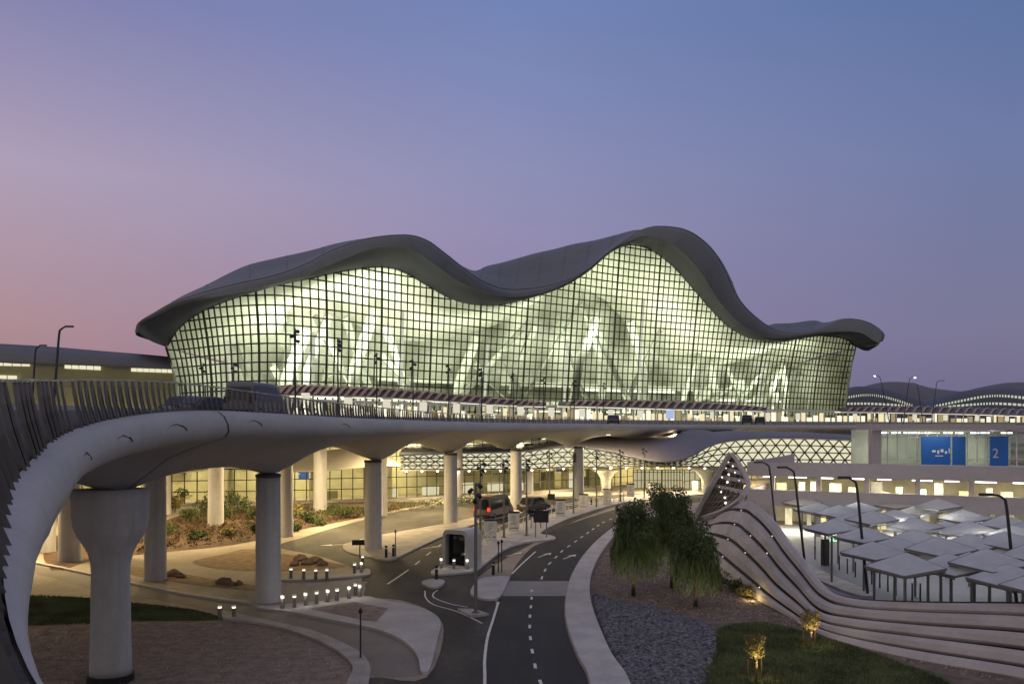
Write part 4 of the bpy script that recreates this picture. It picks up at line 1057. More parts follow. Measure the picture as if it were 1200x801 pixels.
# small white emblem on the wide blue panel: a row of rounded marks, as small as in the photograph
mb = MB()
for (px, py, w, h) in ((1089,528,4.2,2.2),(1094,529,2.2,4.0),(1098.5,527.5,3.2,3.4),(1103,529.5,2.4,3.0),(1106.8,527.5,1.4,5.4),(1095,533.5,9,1.0)):
    mb.obox((lx(px), D-1.09), 0, w/F*D, .03, lz(py+h/2), lz(py-h/2))
mb.build('emblem_marks', M['whitep'], lo)
mb = MB()
for (pa, pc, y) in ((1046,1054,511.5),(1058,1069,511.5),(1073,1080,512.5),(1082,1092,510.5),(1096,1101,512),(1117,1128,512.5),(1128,1137,511),(1146,1156,513.5),(1162,1172,512),(1182,1196,514)):
    MB().obox(((lx(pa)+lx(pc))/2, D+1.6+(pa % 3)*.7), .25, lx(pc)-lx(pa), .25, zt-.42, zt-.30).build('ceiling_light', L_cool, lo)
area(((x0+x1)/2-4, D+2.5, zt-.5), 8, 260, (1,.96,.82), None, 3); area(((x0+x1)/2+5, D+2.5, zt-.5), 8, 260, (1,.96,.82), None, 3)
area((lx(1090), D-2.6, zt-.3), 4, 60, (1,.96,.85), (lx(1090), D-1, zb+1), .5)

def translucent(m, col, fac):
    t = m.node_tree; o = [n for n in t.nodes if n.type == 'OUTPUT_MATERIAL'][0]; src = o.inputs[0].links[0].from_socket
    tl = N(t, 'ShaderNodeBsdfTranslucent'); tl.inputs[0].default_value = (*col, 1); mx = N(t, 'ShaderNodeMixShader'); mx.inputs[0].default_value = fac
    t.links.new(src, mx.inputs[1]); t.links.new(tl.outputs[0], mx.inputs[2]); t.links.new(mx.outputs[0], o.inputs[0])
translucent(M['shade'], (.88,.84,.70), .30)
# ------------------------------------------------------------------ tilted shade canopies in front of the car park
spots = [(200,95),(350,80),(505,70),(340,135),(565,105),(640,86),(315,195),(470,160),(655,130),(440,228),(640,188),(830,155),(480,290),(640,240),(850,203),(1000,180),(690,315),(860,258),(1030,222),(930,330),(1060,290),(1010,392),(1165,350),(1200,270),(1210,215),(1150,420),(400,165),(740,275),(560,150),(780,345),(600,345),(1120,195),(950,205),(250,120),(420,120),(730,108),(760,200),(870,340),(1000,250),(1120,300),(560,270),(900,170)]
mast = None
for j, (cx_, cy_) in enumerate(spots):
    px, py = 880+cx_/3.325, 560+cy_/3.325
    hgt = 3.2+.17*((j*5) % 4); d = F*(H-hgt)/(py-HY); x = (px-CX)/F*d
    row = 'near' if cy_ > 300 else 'middle' if cy_ > 150 else 'far'
    lab = 'tilted square shade canopy on a dark post, %s counted from the car park front' % (ORD[j] if j < 20 else ('fortieth' if j == 39 else 'forty-%s' % ORD[j-40]) if j > 38 else 'thirty-%s' % ORD[j-30] if j > 30 else 'thirtieth' if j == 29 else 'thirty-first' if j == 30 else 'twenty-%s' % ORD[j-20])
    if mast is None:
        mast = thing('shade_canopy', (x, d, 0), lab, 'shade canopy', 'tilted shade canopies in front of the car park')
        S_ = 1.68; g = []
        for a in range(7):
            r_ = []
            for b in range(7):
                u, v = a/3-1, b/3-1; x_, y_ = (u-v)*S_/2, (u+v)*S_/2
                r_.append((x_, y_, 3.35+.17*y_+.14*(1-abs(x_)/S_)+.03*x_))
            g.append(r_)
        top = MB(); top.grid(g)
        lpart(top, 'canopy_panel', M['shade'], mast)
        fr = MB(); C4 = [g[0][0], g[6][0], g[6][6], g[0][6]]
        for a in range(4): fr.bar([Vector(C4[a])*1.02-Vector((0,0,.05+.02*C4[a][2])), Vector(C4[(a+1)%4])*1.02-Vector((0,0,.05+.02*C4[(a+1)%4][2]))], .06, .10)
        for a in range(4): fr.bar([Vector((0,0,2.85)), Vector(C4[a])-Vector((0,0,.16))], .07, .07)
        lpart(fr, 'frame', M['pole'], mast)
        lpart(MB().lathe(0,0,[(.18,0),(.18,.03),(.075,.04),(.07,3.2)],12), 'post', M['pole'], mast)
        o = mast; o.rotation_euler.z = R(-24)
    else: o = dup(mast, (x, d, 0), R(-24+random.uniform(-4,4)), lab)
    if hgt != 3.35: o.scale = (1, 1, hgt/3.35)
# lit spots under the shades
for (px, py, pw) in ((930,642,70),(960,655,70),(1000,645,90),(1060,658,90),(1110,668,90),(1030,632,70),(1085,650,90),(1150,668,90),(1190,680,90),(1040,680,80),(1160,692,80),(1100,690,80)):
    g_ = G(px, py); point((g_.x, g_.y, 2.9), pw, (.95,.97,1), .25)

# ================================================================== SLATTED WALL
ST2 = [ # levels bottom, slot4, slot3, slot2, slot1, top ; depth
([(1420,850),(1420,824),(1420,797),(1420,770),(1420,742),(1420,713)], 28.6),
([(1300,820),(1300,802),(1300,778),(1300,754),(1300,731),(1300,709)], 31.2),
([(1200,796),(1200,782),(1200,761),(1200,740),(1200,721),(1200,707)], 33.8),
([(1080,775),(1080,763),(1080,746),(1080,732),(1080,716.5),(1080,706)], 36.4),
([(1000,757),(1000,748),(1000,736),(1000,724),(1000,711),(1000,701)], 38.9),
([(960,743),(960,736),(960,726),(961,715),(963,699),(966,685)], 41),
([(930,726),(930,718),(932,704),(935,689),(938,671),(942,654)], 44.4),
([(905,712),(906,701),(909,685),(914,667),(919,648),(924,632)], 47),
([(888,703),(890,688),(894,668),(899,648),(905,628),(910,612)], 49.4),
([(868,690),(871,672),(876,650),(882,630),(889,610),(895,596)], 52.2),
([(848,675),(852,656),(858,634),(866,616),(874,599),(881,586)], 56),
([(832,660),(836,643),(842,628),(848,614),(855,599),(862,587.5)], 59.5),
([(818,640),(822,632),(828,624.5),(833,616),(839,606),(843,599.5)], 63),
([(806,619),(808,617.5),(811,615.5),(814,613),(818,610.5),(820,607)], 66)]
sw = thing('slatted_wall', (30, 38, 0), 'sweeping beige wall of stacked ribbon slats rising to a pointed lattice hood', 'sculptural wall')
ctl = [[tuple(P(px, py, d+.42*k-(.0 if k else 0))) for k, (px, py) in enumerate(lv)] for lv, d in ST2]
lines = [catmull(l, 7) for l in zip(*ctl)]
nsw = len(lines[0])
for k in range(5):
    A = [Vector(p) for p in lines[k]]; B = [Vector(p) for p in lines[k+1]]
    rs = []
    for i in range(nsw):
        e = (B[i]-A[i]); L_ = e.length
        gap = min(.15, L_*.14)
        u = e.normalized() if L_ > 1e-6 else Vector((0,0,1))
        t = A[min(i+1,nsw-1)]-A[max(i-1,0)]; nrm = t.cross(u).normalized()
        if nrm.y > 0: nrm = -nrm
        fade = min(1, i/(nsw*.0+1))
        a = A[i]+u*(gap if k else 0); b = B[i]-u*gap*.5
        fw = nrm*(.10)
        rs.append([a, a+fw*.8+u*.03, a.lerp(b,.5)+fw*1.5, b+fw-u*.03, b, b-nrm*.16, a-nrm*.16])
    MB().ring(rs).build('ribbon_slat', M['ribbon'], sw, smooth=False)
    bkm = MB()
    bkm.grid([[A[i]+Vector((0,.42,0)), B[i]+Vector((0,.42,0))] for i in range(nsw)]); 
    bkm.build('slot_shade_sheet', M['slotshade'], sw)  # dark sheet added behind the slats to stand in for slot shade
# little lights in the slots of the tall part
ll_ = MB()
for k in (1,2,3,4):
    for i in range(8*7, nsw-6, 8):
        if (i*k) % 3 == 1: continue
        p = Vector(lines[k][i]); ll_.obox((p.x, p.y+.02), 0, .06, .05, p.z-.01, p.z+.04)
ll_.build('slot_light_row', lamp_mat('slot_light', (1,.93,.8), 1.2), sw)
# hood
hl = catmull([(806,619,66),(818,598,66),(832,572,65.5),(846,547,65),(856,531,64.5)], 6)
hr_ = catmull([(820,607,66.2),(843,599.5,63.3),(866,586,59.8),(877,567,61),(871,553,62.5),(864,540,64),(857,531,64.5)], 4)
HL = [P(*q) for q in hl]; HRr = [P(*q) for q in hr_]; NH = 24
def hpt(u, v):
    def at(Lst, s): 
        x = s*(len(Lst)-1); i = min(int(x), len(Lst)-2); return Lst[i].lerp(Lst[i+1], x-i)
    p = at(HL, u).lerp(at(HRr, u), v); p.y += 2.4*math.sin(math.pi*v)*math.sin(math.pi*min(1,u*1.0))*.8; return p
hm = MB()
hm.bar(HL, .34, .3, Vector((0,1,0))); hm.bar(HRr, .28, .26, Vector((0,1,0)))
hm.build('hood_frame', M['ribbon'], sw)
lt_ = MB()
for k in range(1, 10): lt_.bar([hpt(u/16, k/10) for u in range(0, 17)], .10, .10, Vector((0,1,0)))
for k in range(1, 16): lt_.tube([hpt(k/16, v/8) for v in range(9)], .04, 5)
for k in range(0, 15):
    lt_.tube([hpt((k+v/8*1.5)/16.5, v/8) for v in range(9)], .03, 5)
lt_.build('hood_lattice', mat('hood_steel', (.20,.17,.14), .5, .15, 1, metal=.3), sw)
hb = MB()
for u0 in (.50,.62,.74,.84): hb.bar([hpt(u0-.09*v/8, .25+.75*v/8)+Vector((0,-.12,0)) for v in range(9)], .12, .30)
hb.build('hood_band', M['ribbon'], sw)
hbk = MB(); hbk.grid([[hpt(u/12, v/6)+Vector((0,.9,0)) for v in range(7)] for u in range(13)]); hbk.build('hood_backing', mat('hood_back', (.10,.085,.065), .8), sw)
hlt = MB()
for (u, v) in ((.48,.45),(.53,.6),(.6,.42),(.63,.62),(.66,.8),(.42,.55),(.36,.7),(.72,.5),(.75,.75),(.82,.5),(.30,.8),(.55,.85)):
    p = hpt(u, v); hlt.lathe(p.x, p.y-.2, [(.0,p.z-.08),(.08,p.z),(.0,p.z+.08)], 8)
hlt.build('hood_light_row', lamp_mat('hood_light', (1,.93,.75), 5), sw)

# ================================================================== PLANTS
def limb(mb, p0, p1, r0, r1): 
    m_ = p0.lerp(p1,.5)+Vector((random.uniform(-.12,.12), random.uniform(-.12,.12), .1)); mb.tube([p0, m_, p1], r0, 7, r1)
def weeping(px, py, hgt, rad, label, seed, n=260):
    random.seed(seed); b = G(px, py); d = b.y
    t = thing('weeping_tree', tuple(b), label, 'tree', 'weeping trees beside the curved pavement')
    tr = MB(); top = Vector((random.uniform(-.2,.2), random.uniform(-.2,.2), hgt*.45))
    tr.tube([(0,0,-.05),(.03,.02,hgt*.2), top], .13, 9, .09)
    tips = []
    for k in range(11):
        a = k*2.399; q = top+Vector((math.cos(a)*rad*.75*random.uniform(.4,1), math.sin(a)*rad*.75*random.uniform(.4,1), hgt*random.uniform(.22,.5)))
        limb(tr, top-Vector((0,0,random.random()*.4)), q, .06, .02); tips.append(q)
    lpart(tr, 'trunk', M['bark'], t, smooth=True)
    cr = MB()
    for _ in range(n):
        q = random.choice(tips); a = random.random()*6.28
        rr = rad*random.random()**.6*random.choice((1,1,.9,1.12))
        s = Vector((math.cos(a)*rr, math.sin(a)*rr, 0)); hz = hgt*(.98-.34*(rr/rad)**2)*random.uniform(.62,1.0)
        s.z = hz; s = s.lerp(Vector((q.x,q.y,s.z)), .25)
        L_ = hgt*random.uniform(.14,.34)*(1.35 if random.random() < .25 else 1); out = Vector((math.cos(a),math.sin(a),0))*random.uniform(.0,.45)
        m_ = int(26*L_/1.6)+8
        for k in range(m_):
            u = k/m_; p = s+out*math.sqrt(u)-Vector((0,0,L_*u*u*.7+L_*u*.3))+Vector((random.gauss(0,.045),random.gauss(0,.045),0))
            if p.z < hgt*.20: continue
            l = random.uniform(.20,.46); w = random.uniform(.012,.028); dr = Vector((random.gauss(0,.22),random.gauss(0,.22),-1)).normalized(); sd = dr.cross(Vector((random.gauss(0,1),random.gauss(0,1),.1))).normalized()
            cr.add([p, p+dr*l*.5+sd*w, p+dr*l, p+dr*l*.5-sd*w], [(0,1,2,3)])
    for q in tips: leaves(cr, (q.x, q.y, q.z), (rad*.38, rad*.38, hgt*.10), 260, .17)
    lpart(cr, 'crown', M['leaf_dark'], t)
    spot((b.x-.9, b.y-2.2, .25), (b.x-.2, b.y, hgt*.42), 95, (1,.88,.5), 75); spot((b.x+1.1, b.y-2.0, .25), (b.x+.3, b.y, hgt*.42), 60, (1,.88,.5), 75)
    return t
weeping(742,698,5.6,1.5,'weeping tree nearest the curved pavement with a thin bare trunk',11,300)
weeping(787,689,6.3,1.75,'tallest weeping tree standing between the other two',12,360)
weeping(815,711,4.8,1.42,'lowest weeping tree in front of the slatted wall',13,280)
random.seed(21)
# staked saplings, lit from below
def sapling(px, py, hgt, rad, label):
    b = G(px, py); t = thing('sapling', tuple(b), label, 'sapling', 'staked saplings on the lawn')
    lpart(MB().tube([(0,0,0),(.02,.01,hgt*.4),(0,0,hgt*.75)], .035, 7, .018), 'trunk', M['bark'], t)
    st = MB()
    for a in (0.4, 2.5, 4.6): st.tube([(math.cos(a)*.32,math.sin(a)*.32,0),(math.cos(a)*.30,math.sin(a)*.30,hgt*.5)], .03, 6)
    st.bar([(.29,.12,hgt*.47),(-.24,.18,hgt*.47)], .03, .06); st.bar([(-.24,.18,hgt*.46),(-.03,-.3,hgt*.46)], .03, .06)
    lpart(st, 'stake_frame', M['bark'], t)
    cr = MB()
    for k in range(46):
        a = k*2.4; q = Vector((math.cos(a)*rad*random.uniform(.3,.9), math.sin(a)*rad*random.uniform(.3,.9), hgt*random.uniform(.55,.95))); cr.tube([(0,0,hgt*.5), q], .012, 4, .006)
        leaves(cr, q, (rad*.34,rad*.34,rad*.34), 30, .085)
    lpart(cr, 'crown', M['leaf_y'], t)
    spot((b.x+.25, b.y-.75, .24), (b.x, b.y, hgt*.74), 190, (1,.72,.30), 50); point((b.x+.1, b.y-.3, hgt*.42), 14, (1,.70,.28), .05)
    return t
sapling(885,797,1.85,.42,'nearer staked sapling lit amber from below on the dark lawn')
sapling(949,758,1.75,.46,'farther staked sapling lit amber in front of the slatted wall')
def bush(px, py, r, h, m, label, n=500, ls=.16, group=None, name='shrub', z=0):
    b = G(px, py); t = thing(name, tuple(b), label, 'shrub', group)
    mb = MB(); st = MB()
    for k in range(5):
        a = k*1.3; q = Vector((math.cos(a)*r*.6*random.random(), math.sin(a)*r*.6*random.random(), h*random.uniform(.35,.8)))
        leaves(mb, q, (r*random.uniform(.45,.75), r*random.uniform(.45,.75), h*random.uniform(.25,.5)), n//5, ls); st.tube([(0,0,-.02), q], .03, 5, .012)
    lpart(mb, 'foliage', m, t); lpart(st, 'stem', M['bark'], t); return t
bush(873,699,.75,.75,M['leaf_y'],'low grassy shrub lit amber at the foot of the slatted wall',700,.18); g_ = G(872,702); point((g_.x+.25,g_.y-.5,.25), 22, (1,.74,.30), .06)
bush(842,690,.9,.9,M['leaf'],'dark low shrub between the weeping trees and the slatted wall',500,.16)
bush(862,693,.7,.7,M['leaf'],'small dark shrub beside the amber lit grassy shrub',400,.16)
bush(778,589,1.5,1.6,M['leaf'],'bright green lit shrub behind the tallest weeping tree',500,.3); g_ = G(778,593); point((g_.x,g_.y-1,1.0), 60, (1,.8,.4), .1)
# planting below the flyover
pos_ = [(205,600,1.4,1.9),(222,612,1.2,1.5),(240,603,1.5,2.0),(262,608,1.3,1.7),(284,601,1.6,2.2),(300,612,1.1,1.4),(345,606,1.2,1.5),(362,612,1.1,1.2),(392,603,1.2,1.5),(405,607,1.0,1.2),(195,625,1.2,1.0),(232,632,1.0,.8),(268,628,1.0,.8),(300,624,1.0,.9),(345,622,1.0,.8),(372,616,.9,.8),(213,592,1.3,2.2),(250,596,1.5,2.3),(272,594,1.4,2.2),(318,602,1.3,1.8)]
for j, (px, py, r, h) in enumerate(pos_):
    bush(px, py, r, h, M['leaf_y'] if j in (0,6,12) else M['leaf'], 'leafy %s shrub on the lit slope under the flyover, %s of the planting' % ('pale' if j in (0,6,12) else 'green', ORD[j]), 420, .3, 'shrubs on the slope under the flyover')
gc = MB(); random.seed(33)
sp_ = gp([(160,648),(200,644),(260,638),(298,631),(330,622),(400,609),(460,598),(330,594),(230,604),(165,620)], 3)
for x_, y_ in scatter(sp_, 900): leaves(gc, (x_, y_, .16), (.35,.35,.2), 14, .2)
tag(gc.build('ground_cover', mat('brown_cover', (.085,.055,.028), .9, .45, .7)), 'low brown and russet ground cover on the slope under the flyover', 'ground cover', kind='stuff')
hd = thing('hedge', tuple(G(500,600)), 'clipped green hedge along the arrivals glass behind the road', 'hedge')
mb = MB()
q = catmull([tuple(G(x,y))[:2] for x, y in ((330,612),(380,609),(420,605),(465,600),(520,594),(560,589),(600,584))], 8)
for (x, y) in resample([(a,b,0) for a,b in q], .6) and [(p.x,p.y) for p in resample([(a,b,0) for a,b in q], .55)]: leaves(mb, (x,y,.65), (.55,.55,.62), 60, .22)
mb.build('foliage', M['leaf'], hd)
# boulders
for j, (px, py, s_) in enumerate(((352,656,.55),(360,661,.45),(369,659,.6),(378,662,.4),(345,662,.4),(262,683,.45),(270,685,.35),(280,684,.3),(203,674,.5),(212,676,.35))):
    b = G(px, py); mb = MB(); prof = [(s_*.9,-.05),(s_,s_*.25),(s_*.75,s_*.6),(s_*.3,s_*.8)]; mb.lathe(0,0,prof,9,1.2,.8,random.random()*3)
    mb.v = [(x+random.uniform(-.12,.12)*s_, y+random.uniform(-.12,.12)*s_, z+random.uniform(-.1,.1)*s_) for x, y, z in mb.v]
    o = lpart(mb, 'boulder', M['rock'], None); o.location = tuple(b); tag(o, 'rough brown boulder on the gravel under the flyover, %s from the round column' % ORD[j], 'boulder', 'boulders under the flyover')

# ================================================================== STREET FURNITURE
# lit bollards
bol = [(331,715),(345,714),(358,711.5),(371,709.5),(384,707.5),(395,706),(409,703.5),(416.5,699.5),(421.5,701.5),(341,679.5),(356,680.5),(370,681),(383,680.5),(415.5,673.5),(423.5,672.5),(425,664),(517,667.5),(532,668.5),(547.5,669),(257.5,724.5),(274,724.5)]
first = None
for j, (px, py) in enumerate(bol):
    b = G(px, py); b.z = .12 if j < 19 else 0
    grp = 'in the row by the dark planting bed' if j < 9 else 'on the thin island by the boulders' if j < 16 else 'beside the rounded booth' if j < 19 else 'at the tip of the small lawn'
    n_ = j if j < 9 else j-9 if j < 16 else j-16 if j < 19 else j-19
    lab = '%s pale lit bollard from the left %s' % (ORD[n_], grp)
    if first is None:
        first = thing('bollard', tuple(b), lab, 'bollard', 'lit bollards')
        lpart(MB().lathe(0,0,[(.11,0),(.105,.5),(.105,.56)],14), 'post', M['pole'], first, smooth=False)
        lpart(MB().lathe(0,0,[(.095,.56),(.095,.66)],14), 'lens', L_plant, first); lpart(MB().lathe(0,0,[(.12,.66),(.12,.72),(.05,.73)],14), 'cap', M['whitep'], first)
    else: dup(first, tuple(b), 0, lab)
    if j in (0,2,4,6,8,14,16,18): point((b.x, b.y-.25, b.z+.62), 5, (1,.88,.68), .08)
# dark marker posts
first = None
for j, (px, py, w_) in enumerate(((452.5,654.5,'on the median tip'),(461,653,'beside the round column on the median'),(511.5,680.5,'on the round refuge island'),(578,675,'on the paved island by the crosswalk'),(693,592,'on the far pavement between the totems'))):
    b = G(px, py); b.z = .12
    if first is None:
        first = thing('marker_post', tuple(b), 'short black marker post '+w_, 'marker post', 'black marker posts')
        lpart(MB().lathe(0,0,[(.12,0),(.12,.04),(.10,.06),(.10,.86),(.06,.9)],14), 'post', M['black'], first); lpart(MB().lathe(0,0,[(.103,.66),(.103,.74)],14), 'reflector_band', M['whitep'], first)
    else: dup(first, tuple(b), 0, 'short black marker post '+w_)
# floodlight masts
masts = [(557.5,720,6.9,'with a paved plinth on the triangular island'),(563,641,6.9,'just behind the rounded booth'),(590.5,631,6.9,'between the first two totems'),(617,628.5,6.9,'beside the two legged sign'),(672,602,6.8,'between the third and fourth totems'),(699,594.5,6.8,'beside the fourth totem'),(727,588,6.7,'beside the fifth totem'),(755,584,6.6,'beside the last totems'),(644,594,6.8,'on the far side of the arrivals road')]
first = None
for j, (px, py, hh, w_) in enumerate(masts):
    b = G(px, py); b.z = .12
    if first is None:
        first = thing('floodlight_mast', tuple(b), 'thin grey floodlight mast '+w_, 'light mast', 'floodlight masts along the arrivals road')
        lpart(MB().lathe(0,0,[(.22,0),(.22,.06),(.10,.08),(.075,hh)],12), 'pole', M['pole'], first)
        for k in range(4):
            a = -.6+k*.7; zz = hh-.15-.27*k; mb = MB()
            mb.tube([(0,0,zz),(math.cos(a)*.2*(-1)**k,-.12,zz+.04)], .025, 6); cxx = math.cos(a)*.26*(-1)**k
            mb.tube([(cxx*.8,-.04,zz+.08),(cxx*1.25,-.26,zz-.05)], .10, 10, .12)
            lpart(mb, 'floodlight', M['black'], first)
    else:
        o = dup(first, tuple(b), R(j*23), 'thin grey floodlight mast '+w_)
# floodlight masts up on the departures level
dm = [(238,425,107),(274,425,107),(346,385,74),(396,398,82),(441.5,414,98),(484,421,107),(526,427,116),(564.5,431,123),(601.5,436.7,134),(637,441,144),(673,445,154),(707,448,163)]
f2 = None
for j, (px, py, d) in enumerate(dm):
    zt = H+(HY-py)/F*d; hh = zt-10.4; x = (px-CX)/F*d
    lab = '%s slim floodlight mast from the left along the departures road' % ORD[j]
    if f2 is None or j == 2:
        f2 = thing('floodlight_mast', (x, d, 10.4), lab, 'light mast', 'floodlight masts on the departures road')
        lpart(MB().lathe(0,0,[(.18,0),(.09,.05),(.07,hh)],10), 'pole', M['darkpole'], f2)
        for k in range(3):
            mb = MB(); zz = hh-.2-.42*k; sg = (-1)**k
            mb.tube([(sg*.05,0,zz),(sg*.35,-.25,zz-.1)], .13, 9, .17); lpart(mb, 'floodlight', M['black'], f2)
    else: dup(f2, (x, d, 10.4), R(j*37), lab)
# curved street lamps
def street_lamp(px, pyb, d, pxt, pyt, arm, label, zb=0.0, lit=False, group=None, r=.09):
    x = (px-CX)/F*d; zt = H+(HY-pyt)/F*d; xt = (pxt-CX)/F*d
    t = thing('street_lamp', (x, d, zb), label, 'street lamp', group)
    hh = zt-zb; s = 1 if arm > 0 else -1; dx = xt-x
    pts = [(0,0,0),(dx*.55,0,hh*.55),(dx*.92,0,hh*.92),(dx+s*.12,0,hh*.975),(dx+s*.42,0,hh),(dx+arm,0,hh+.03)]
    c_ = [(0,0,0)]+catmull(pts[1:], 5)
    lpart(MB().tube(c_, r, 8, r*.55), 'pole', M['darkpole'], t, smooth=True)
    lpart(MB().lathe(0,0,[(.22,0),(.22,.05),(.1,.07)],12), 'base_plate', M['darkpole'], t)
    hd_ = MB(); hd_.obox((dx+arm+s*.25,0),0,.75,.22,hh-.02,hh+.12,.05); h_ = lpart(hd_, 'lamp_head', M['darkpole'], t)
    lpart(MB().obox((dx+arm+s*.25,0),0,.55,.15,hh-.05,hh-.022), 'lens', L_cool if lit else M['whitep'], h_)
    if lit: lpart(MB().lathe(dx+arm+s*.2,-.1,[(.0,hh-.2),(.2,hh-.1),(.0,hh)],10), 'bulb', lamp_mat('lamp_bulb',(.95,.97,1),16), h_)
    return t
street_lamp(61,440,72,70,383,.55,'tall dark street lamp rising behind the flyover fins',10.3,False,None,.11)
street_lamp(36,438,88,42,405,.5,'shorter dark street lamp at the far left behind the fins',10.3,False,None,.11)
street_lamp(944,665,60.5,930,548,-.55,'dark curved street lamp behind the pointed hood at the car park',0,False,'street lamps at the car park')
street_lamp(1017,697,50.8,1003,560,-.45,'dark curved street lamp in the middle of the shade canopies',0,False,'street lamps at the car park')
street_lamp(1193,722,45,1178,580,-.75,'dark curved street lamp at the right edge of the car park',0,False,'street lamps at the car park')
street_lamp(912,640,71,901,542,-.6,'thin dark street lamp between the hood and the shade canopies',0,False,'street lamps at the car park')
street_lamp(1043,480,205,1031,440,-1.0,'distant lamp with a bright white light beside the terminal end',10.3,True)
street_lamp(1058,478,200,1066,442,1.0,'distant slanting lamp post second from the terminal end',10.3,True)
street_lamp(1091,480,205,1098,446,1.2,'distant slanting lamp post farthest right above the canopy',10.3,False)
street_lamp(1082,478,210,1075,449,-1.0,'distant slanting lamp post between the two right hand ones',10.3,False)
# totems
tot = [(575,634.5),(602,623.5),(657,605.5),(684,597.5),(712,590),(739,582.5),(764,580.5),(815,577)]
first = None
for j, (px, py) in enumerate(tot):
    b = G(px, py); b.z = .12; lab = '%s white sign totem with a dark cap from the rounded booth' % ORD[j]
    if first is None:
        first = thing('sign_totem', tuple(b), lab, 'sign totem', 'white sign totems on the arrivals pavement')
        lpart(MB().obox((0,0),0,1.05,.30,.0,1.72,.03), 'body', M['whitep'], first); lpart(MB().obox((0,0),0,1.12,.36,1.722,1.85), 'cap', M['black'], first)
        lpart(MB().obox((0,-.165),0,.9,.02,.30,.36), 'base_line', M['darkpole'], first)
        mb = MB()
        for k in range(5): mb.obox((random.uniform(-.1,.1),-.165),0,random.uniform(.3,.6),.02,.7+k*.18,.74+k*.18)
        lpart(mb, 'marks', M['pole'], first)
    else: dup(first, tuple(b), R(-6*j), lab)
# two legged signs and small signs
def leg_sign(px, py, w, zb, zt, label, d_=None):
    b = G(px, py); b.z = .12; t = thing('road_sign', tuple(b), label, 'road sign')
    lpart(MB().obox((0,0),0,w,.08,zb,zt,.0), 'board', M['black'], t); lpart(MB().obox((0,-.045),0,w*.86,.012,zb+.12,zt-.12), 'board_face', mat('sign_face',(.035,.035,.04),.5), t)
    for s in (-1,1): lpart(MB().lathe(s*w*.36,.07,[(.05,0),(.05,zt)],8), 'leg', M['pole'], t)
    return t
leg_sign(634,631,1.35,1.35,2.4,'dark two legged road sign at the tip of the arrivals pavement')
leg_sign(646,597,.9,1.1,1.8,'small dark two legged sign across the arrivals road')
leg_sign(628,620,1.3,1.15,1.4,'low flat dark sign behind the two legged road sign')
b = G(421.5,656); t = thing('road_sign', (b.x,b.y,.12), 'flat dark sign on a single post at the island tip', 'road sign')
lpart(MB().obox((-.1,0),0,.95,.07,1.02,1.42), 'board', M['black'], t); lpart(MB().lathe(0,.06,[(.045,0),(.045,1.4)],8), 'post', M['pole'], t)
for (px, py, hh, w_) in ((463.5,653,1.8,'beside the second marker post'),(422.5,773,1.9,'on the pale kerb around the big gravel bed'),(584,672,1.9,'left one on the crosswalk island'),(588,672,2.0,'right one on the crosswalk island')):
    b = G(px, py); t = thing('post_sign', (b.x,b.y,.12), 'thin post with a small dark head '+w_, 'signal post')
    lpart(MB().lathe(0,0,[(.09,0),(.04,.03),(.035,hh)],8), 'post', M['darkpole'], t); lpart(MB().lathe(0,0,[(.07,hh),(.10,hh+.1),(.0,hh+.26)],8), 'head', M['black'], t)
# low fence along the arrivals pavement
fp = resample([tuple(G(x,y,.12)) for x, y in ((566,641),(590,627),(625,613),(665,600),(705,591),(735,585.5))], 1.6)
fe = thing('guard_fence', (fp[0].x, fp[0].y, .12), 'low white railing along the pavement of the sign totems', 'railing')
mb = MB(); mb.bar([p+Vector((0,0,1.0)) for p in fp], .07, .07); mb.bar([p+Vector((0,0,.5)) for p in fp], .05, .05); mb.build('rail', M['whitep'], fe)
for p in fp: MB().lathe(p.x, p.y, [(.045,p.z),(.045,p.z+1.0)], 8).build('post', M['whitep'], fe)
# rounded booth
b = G(538,667); ang = R(-28); bo = thing('booth', (b.x+.2, b.y+1.3, .12), 'rounded white booth with a dark open front at the road junction', 'booth', None, ang)
def rrect(w, h, r, n=6, z0=0.0):
    o = [(-w/2,z0),(w/2,z0)]
    for k in range(n+1): a = k/n*math.pi/2; o.append((w/2-r+r*math.cos(a), z0+h-r+r*math.sin(a)))
    for k in range(n+1): a = math.pi/2+k/n*math.pi/2; o.append((-w/2+r+r*math.cos(a), z0+h-r+r*math.sin(a)))
    return o
out = rrect(2.05,2.6,.42); inn = rrect(1.62,2.2,.26,6,.12)
rs = [[(x,-1.1,z) for x,z in inn],[(x,-1.1,z) for x,z in out],[(x,.9,z) for x,z in out],[(x,.9,z) for x,z in inn]]
lpart(MB().ring(rs, True, False), 'shell', mat('booth_shell', (.50,.49,.48), .55, .08, 1), bo)
lpart(MB().add([(x,-.55,z) for x,z in inn], [tuple(range(len(inn)))]), 'dark_glass', M['carglass'], bo)
lpart(MB().add([(x,.8,z) for x,z in inn], [tuple(range(len(inn)))]), 'rear_panel', M['pole'], bo)
